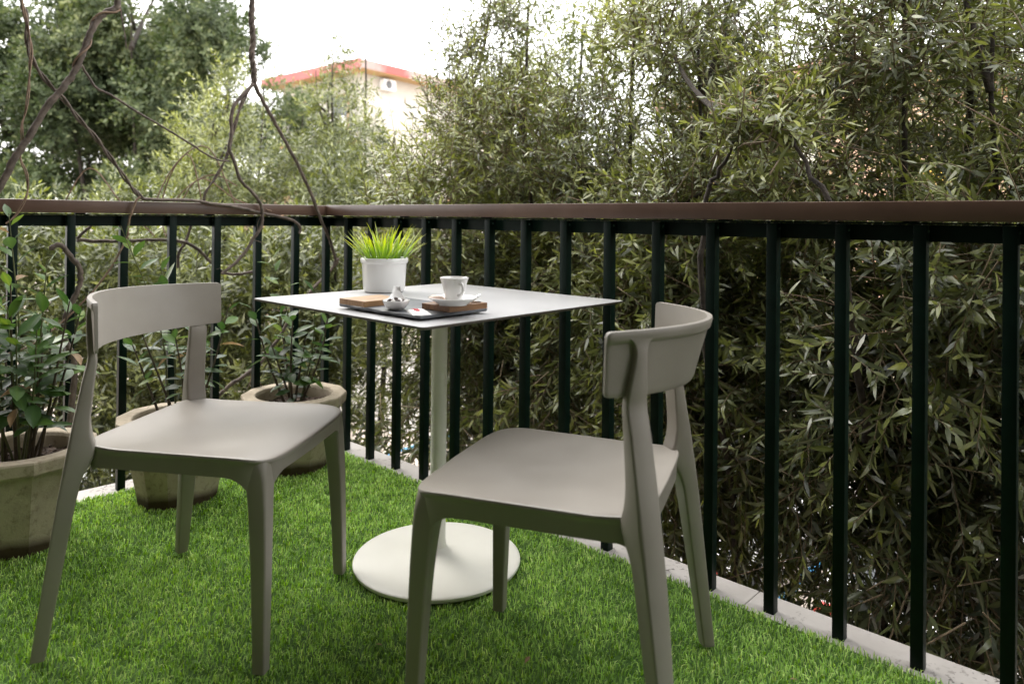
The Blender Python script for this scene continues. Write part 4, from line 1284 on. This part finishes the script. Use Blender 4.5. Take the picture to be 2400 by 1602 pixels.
# slender open trees in front of the far building
G2 = 'slender willow-leaved trees in front of the far building'
hedge_tree(0, 0, 2.85, .62, 1700, 'slender open tree with the tallest thin tip, left of the far building corner', 111, leaf=.085, zlo=-.6, world=(-1.75, 7.3), group=G2, nbr=14, simple=True)
hedge_tree(0, 0, 2.55, .88, 2300, 'bushy pale green tree below the twisted vine', 112, leaf=.085, zlo=-.8, world=(-2.75, 7.1), group=G2, tone0=.55, simple=True)
hedge_tree(0, 0, 1.95, .70, 1500, 'low leafy tree under the white wall of the far building', 113, leaf=.085, zlo=-.8, world=(-1.25, 6.3), group=G2, tone0=.5, simple=True)
# shrubs behind the left run
G3 = 'olive shrubs behind the left railing'
for i, (x, y, zt, lab) in enumerate([(-1.35, 4.75, 1.00, 'olive green shrub just beyond the railing corner, left of the white grass pot'), (-2.25, 4.75, 1.03, 'olive green shrub seen between the left balusters above the middle pot'),
                                     (-3.1, 4.65, 1.10, 'olive green shrub with pale tips left of the middle pot'), (-3.95, 4.5, 1.22, 'olive green shrub at the left picture edge behind the first balusters'), (-3.2, 6.2, 1.30, 'pale olive shrub farther back under the dark oak')]):
    hedge_tree(0, 0, zt, .72, 1900, lab, 120 + i, leaf=.088, zlo=-1.6, world=(x, y), group=G3, tone0=.50, spr_len=(.16, .30), lw=.24, taper_from=.85, nleaf=14, simple=True)

# holm oaks on the left
def oak(x, y, ztop, Rr, nspr, label, seed, tone0=.4, zlo=-.7):
    rng = np.random.default_rng(seed)
    base = (x, y, GROUND)
    lobes = []
    H = ztop - zlo
    for k in range(60):
        u = norm(rng.normal(size=3)[None])[0]
        q = rng.uniform(.3, .92)
        c = np.array([x, y, zlo + H * .5]) + u * np.array([Rr, Rr, H * .5]) * q
        s = Rr * rng.uniform(.20, .32)
        lobes.append((*c, s, s, s * .8, 1))
    stems = []
    for k in range(4):
        a = k * 1.6 + rng.uniform(0, .6)
        stems.append([base, (x + .15 * math.cos(a), y + .15 * math.sin(a), GROUND + 1.8), (x + Rr * .35 * math.cos(a), y + Rr * .35 * math.sin(a), zlo + H * .25), (x + Rr * .55 * math.cos(a), y + Rr * .55 * math.sin(a), zlo + H * .7)])
    return tree('holm_oak', label, 'tree', base, lobes, nspr, .112, .5, 'oak', stems, 'dark oaks behind the vines', rng, nleaf=14, spr_len=(.25, .5), up=.35, trunk_r=.11, tone0=tone0, shell=.3, twigs=False, nbr=14, simple=True)
oak(-6.1, 12.3, 6.0, 2.5, 9800, 'large dark oak behind the crossing vines, top left', 201)
oak(-9.3, 12.8, 5.8, 2.4, 6500, 'dark oak cut by the left picture edge', 202, .34)
oak(-8.4, 15.2, 6.4, 2.4, 4200, 'dark oak farther back, closing the gap between the two front oaks', 204, .36)
oak(-4.9, 16.5, 4.3, 1.7, 1500, 'smaller hazy oak between the big oak and the far building', 203, .55, zlo=1.0)

# ------------------------------------------------------------------ far buildings
def bpoly(c0, u, v, a, b, off=0.0):
    c0, u, v = np.array(c0), np.array(u), np.array(v)
    return [tuple(c0 + u * (0 - off) * 1 + v * (0 - off)), tuple(c0 + u * (a + off) + v * (0 - off)), tuple(c0 + u * (a + off) + v * (b + off)), tuple(c0 + u * (0 - off) + v * (b + off))]

def apartment(label, cx, cy, u, v, a, b, ztop, wallmat, mats, storeys, loc_group=None, fas=('redfascia', 'fadedfascia')):
    """corner block: face A runs from the corner along v (left), face B along u (right)"""
    t = thing('apartment_building', label, 'building', (cx, cy, GROUND))
    u = np.array(u) / np.linalg.norm(u); v = np.array(v) / np.linalg.norm(v)
    zt = ztop - GROUND
    MB().prism(bpoly((0, 0), u, v, a, b), 0, zt - .35).build('wall', wallmat, t)
    MB().prism(bpoly((0, 0), u, v, a, b, .75), zt - .38, zt - .02).build('roof_slab', fas[1], t)
    # left fascia board in saturated red, 2 cm proud
    o = .77
    c0 = -u * o - v * o
    q = [c0, c0 + v * (b + 2 * o), c0 + v * (b + 2 * o) + u * .06, c0 + u * .06]
    MB().prism([tuple(p) for p in q], zt - .40, zt).build('fascia', fas[0], t)
    MB().prism(bpoly((0, 0), u, v, a, b, .72), zt - .405, zt - .381).build('soffit', 'ochre', t)
    sh = 3.05
    for s in range(storeys):
        z1 = zt - .45 - s * sh
        # string course on face B
        MB().prism([tuple(-v * .04 + u * 0), tuple(u * a - v * .04), tuple(u * a), tuple(u * 0.0)], z1 - 1.25, z1 - 1.13).build('string_course', mats['band'], t)
        # windows on face B
        for k in range(3):
            s0 = 5.6 + k * 2.8
            if s0 + 1.1 > a: break
            W = MB().prism([tuple(u * s0 - v * .06), tuple(u * (s0 + 1.1) - v * .06), tuple(u * (s0 + 1.1)), tuple(u * s0)], z1 - 2.9, z1 - 1.45).build('window', 'frame', t)
            MB().prism([tuple(u * (s0 + .08) - v * .075), tuple(u * (s0 + 1.02) - v * .075), tuple(u * (s0 + 1.02) - v * .061), tuple(u * (s0 + .08) - v * .061)], z1 - 2.82, z1 - 1.53).build('pane', 'glass', W)
        # balconies along face A
        dep = 1.0
        q = [-u * dep, -u * dep + v * (b * .8), v * (b * .8), np.zeros(2)]
        MB().prism([tuple(p) for p in q], z1 - sh + .05, z1 - sh + .22).build('balcony_slab', 'ochre', t)
        q = [-u * dep - v * .0, -u * dep + v * (b * .8), -u * (dep - .12) + v * (b * .8), -u * (dep - .12)]
        MB().prism([tuple(p) for p in q], z1 - sh + .221, z1 - sh + 1.15).build('parapet', mats['para'], t)
        for k in range(3):
            s0 = .9 + k * 2.6
            if s0 + 1.2 > b: break
            W = MB().prism([tuple(v * s0 - u * .06), tuple(v * (s0 + 1.2) - u * .06), tuple(v * (s0 + 1.2)), tuple(v * s0)], z1 - sh + .225, z1 - .75).build('window', 'frame', t)
            MB().prism([tuple(v * (s0 + .08) - u * .075), tuple(v * (s0 + 1.12) - u * .075), tuple(v * (s0 + 1.12) - u * .061), tuple(v * (s0 + .08) - u * .061)], z1 - sh + .3, z1 - .83).build('pane', 'glass', W)
    return t, u, v, zt
bA, uA, vA, ztA = apartment('cream apartment block with a red roof edge beyond the slender trees', -6.4, 30.8, (.58, .81), (-.75, .66), 11, 6.2, 7.45, 'cream', {'band': 'whitefac', 'para': 'whitefac'}, 3)
ac = thing('air_conditioner', 'white air conditioner hung under the red roof edge of the cream block', 'air conditioner', (*(np.array([-6.4, 30.8]) + uA * 1.35 - vA * .18), 7.45 - .98))
rot = Matrix.Rotation(math.atan2(uA[1], uA[0]), 4, 'Z')
MB().box(-.36, .36, -.14, .16, 0, .46, rot).build('casing', 'acwhite', ac, bevel=.02)
g = MB().lathe([(0, 0), (.17, 0), (.18, .012), (.16, .02), (0, .02)], 24)
g.v = [tuple(rot @ (Matrix.Translation((-.08, -.145, .23)) @ Matrix.Rotation(R(90), 4, 'X') @ Vector(p))) for p in g.v]
g.build('fan_grille', 'acgrey', ac, smooth=40)
apartment('peach apartment block with brown roof glimpsed through the right-hand trees', 9.5, 21.0, (.93, .36), (-.36, .93), 12, 8, 5.6, 'peach', {'band': 'cream', 'para': 'cream'}, 3, fas=('tile', 'tile'))
aw = thing('yellow_awning', 'yellow awning glimpsed through the leaves at the right picture edge', 'awning', (12.2, 20.2, 1.9))
MB().add([(-1.0, -.9, 0), (1.0, -.2, 0), (1.0, .9, .6), (-1.0, .3, .6), (-1.0, -.9, -.25), (1.0, -.2, -.25), (1.0, .9, .56), (-1.0, .3, .56)], [(0, 1, 2, 3), (0, 4, 5, 1), (7, 6, 5, 4), (1, 5, 6, 2), (3, 2, 6, 7), (0, 3, 7, 4)]).build('canvas', 'yellow', aw)
apartment('low peach house glimpsed under the oaks at the left', -15.5, 30, (.9, .4), (-.4, .9), 12, 8, 2.4, 'peach', {'band': 'cream', 'para': 'cream'}, 1, fas=('tile', 'tile'))

# ------------------------------------------------------------------ parked cars
def make_car(label, x, y, rz, group='white cars parked below the balcony'):
    t = thing('parked_car', label, 'car', (x, y, GROUND + .014), rz, group)
    # lower body: stations along x (front is +x): (x, zlow, zbelt, half width)
    st = [(-2.05, .42, .78, .66), (-1.98, .30, .92, .76), (-1.6, .24, .98, .84), (-.8, .22, .96, .87), (.3, .22, .94, .87), (1.0, .22, .90, .86), (1.6, .24, .80, .82), (1.95, .28, .68, .74), (2.05, .36, .60, .62)]
    v, f = [], []
    for X, z0, z1, w in st:
        zm = z0 + (z1 - z0) * .55
        v += [(X, -w * .92, z0), (X, -w, zm), (X, -w * .95, z1), (X, 0, z1 + .03), (X, w * .95, z1), (X, w, zm), (X, w * .92, z0)]
    for i in range(len(st) - 1):
        for j in range(7):
            f.append((i * 7 + j, i * 7 + (j + 1) % 7, (i + 1) * 7 + (j + 1) % 7, (i + 1) * 7 + j))
    f += [tuple(range(7))[::-1], tuple(range((len(st) - 1) * 7, len(st) * 7))]
    MB().add(v, f).build('body', 'carwhite', t, smooth=45, bevel=.03)
    # cabin
    cab = [(-1.75, .97, .74, .97), (-1.25, .97, .74, 1.40), (-.3, .96, .78, 1.47), (.35, .95, .78, 1.42), (1.05, .92, .76, .93)]
    v, f = [], []
    for X, zb, w, zt in cab:
        k = .80 if zt > 1.1 else 1
        v += [(X, -w, zb - .02), (X, -w * k, zt), (X, w * k, zt), (X, w, zb - .02)]
    for i in range(len(cab) - 1):
        for j in range(4):
            f.append((i * 4 + j, i * 4 + (j + 1) % 4, (i + 1) * 4 + (j + 1) % 4, (i + 1) * 4 + j))
    f += [(3, 2, 1, 0), (16, 17, 18, 19)]
    MB().add(v, f).build('cabin', 'carwhite', t, smooth=40, bevel=.02)
    def pane(name, q):
        q = [Vector(p) for p in q]
        n = (q[1] - q[0]).cross(q[2] - q[0]).normalized()
        if n.dot(q[0] - Vector((-.2, 0, 1.0))) < 0: n = -n
        a = [p + n * .022 for p in q]; b = [p + n * .004 for p in q]
        MB().add(a + b, [(0, 1, 2, 3), (7, 6, 5, 4), (0, 4, 5, 1), (1, 5, 6, 2), (2, 6, 7, 3), (3, 7, 4, 0)]).build(name, 'glass', t)
    def lerp(a, b, s): return [a[i] + (b[i] - a[i]) * s for i in range(3)]
    # windscreen and rear window
    fb, ft = (1.05, .76, .93), (.35, .62, 1.42)
    pane('windscreen', [lerp((1.05, -.70, .93), (.35, -.58, 1.42), .12), lerp((1.05, .70, .93), (.35, .58, 1.42), .12), lerp((1.05, .70, .93), (.35, .58, 1.42), .93), lerp((1.05, -.70, .93), (.35, -.58, 1.42), .93)])
    pane('rear_window', [lerp((-1.75, -.66, .97), (-1.25, -.54, 1.40), .15), lerp((-1.75, .66, .97), (-1.25, .54, 1.40), .15), lerp((-1.75, .66, .97), (-1.25, .54, 1.40), .92), lerp((-1.75, -.66, .97), (-1.25, -.54, 1.40), .92)])
    for s in (-1, 1):
        for x0, x1, y0, y1 in ((-1.15, -.36, 0, 0), (-.28, .40, 0, 0)):
            wb_, wt_ = .775, .645
            xt1 = min(x1, .25)
            pane('side_window', [(x0, s * wb_, 1.0), (x1 + (.25 if x1 > 0 else 0), s * wb_, .99), (xt1, s * wt_, 1.36), (x0 + .05, s * wt_, 1.36)])
        for X in (-1.28, 1.30):
            w = MB().lathe([(.19, -.09), (.30, -.10), (.315, -.06), (.315, .06), (.30, .10), (.19, .09)], 24)
            w.v = [(X + p[0], s * .78 + p[2], .315 + p[1]) for p in w.v]
            wo = w.build('wheel', 'tyre', t, smooth=40)
            h = MB().lathe([(0, .085), (.06, .09), (.19, .075), (.20, .06), (0, .05)], 20)
            h.v = [(X + p[0], s * (.78 + p[2]), .315 + p[1]) for p in h.v]
            h.build('rim', 'alloy', wo, smooth=40)
        MB().box(1.86, 2.02, s * .50 - .13, s * .50 + .13, .56, .68).build('headlight', 'clearlight', t, bevel=.02)
        MB().box(-2.06, -1.95, s * .62 - .10, s * .62 + .10, .66, .90).build('tail_light', 'redlight', t, bevel=.02)
        MB().box(.72, .86, s * .90 - .09, s * .90 + .09, .96, 1.08).build('mirror', 'carwhite', t, bevel=.02)
    return t
ang = math.atan2(NR[1], NR[0])
p = FR(1.05, 7.0); make_car('white car parked below on the right, its red tail light showing through the leaves', float(p[0]), float(p[1]), ang)
p = FR(-1.4, 7.1); make_car('white car parked below behind the right chair, mostly hidden by leaves', float(p[0]), float(p[1]), ang)
make_car('white car parked below on the left behind the concrete pots', -5.3, 9.3, R(125))

# dry leaves fallen on the turf
FD = [leaf_mesh('fallen_leaf', 'dry', .42, t, .3, .3, .03, n=5) for t in (.2, .6)]
for k, (x, y, where) in enumerate([(-.30, 1.66, 'just in front of the white table foot'), (-.62, 1.50, 'left of the front leg of the left chair'), (.05, 1.62, 'between the legs of the right chair'),
                                   (.60, 1.55, 'between the right chair and the kerb'), (-.52, 2.40, 'behind the left chair near the corner pot')]):
    o = bpy.data.objects.new('fallen_leaf', FD[k % 2]); COL.objects.link(o)
    a = k * 2.1
    o.matrix_world = leaf_matrix((x, y, .0035), (math.cos(a), math.sin(a), .05), (.15 * math.sin(k), .1, 1), .016 + .004 * (k % 3))
    tag(o, 'tiny dry brown leaf on the turf ' + where, 'leaf', 'dry leaves on the turf')
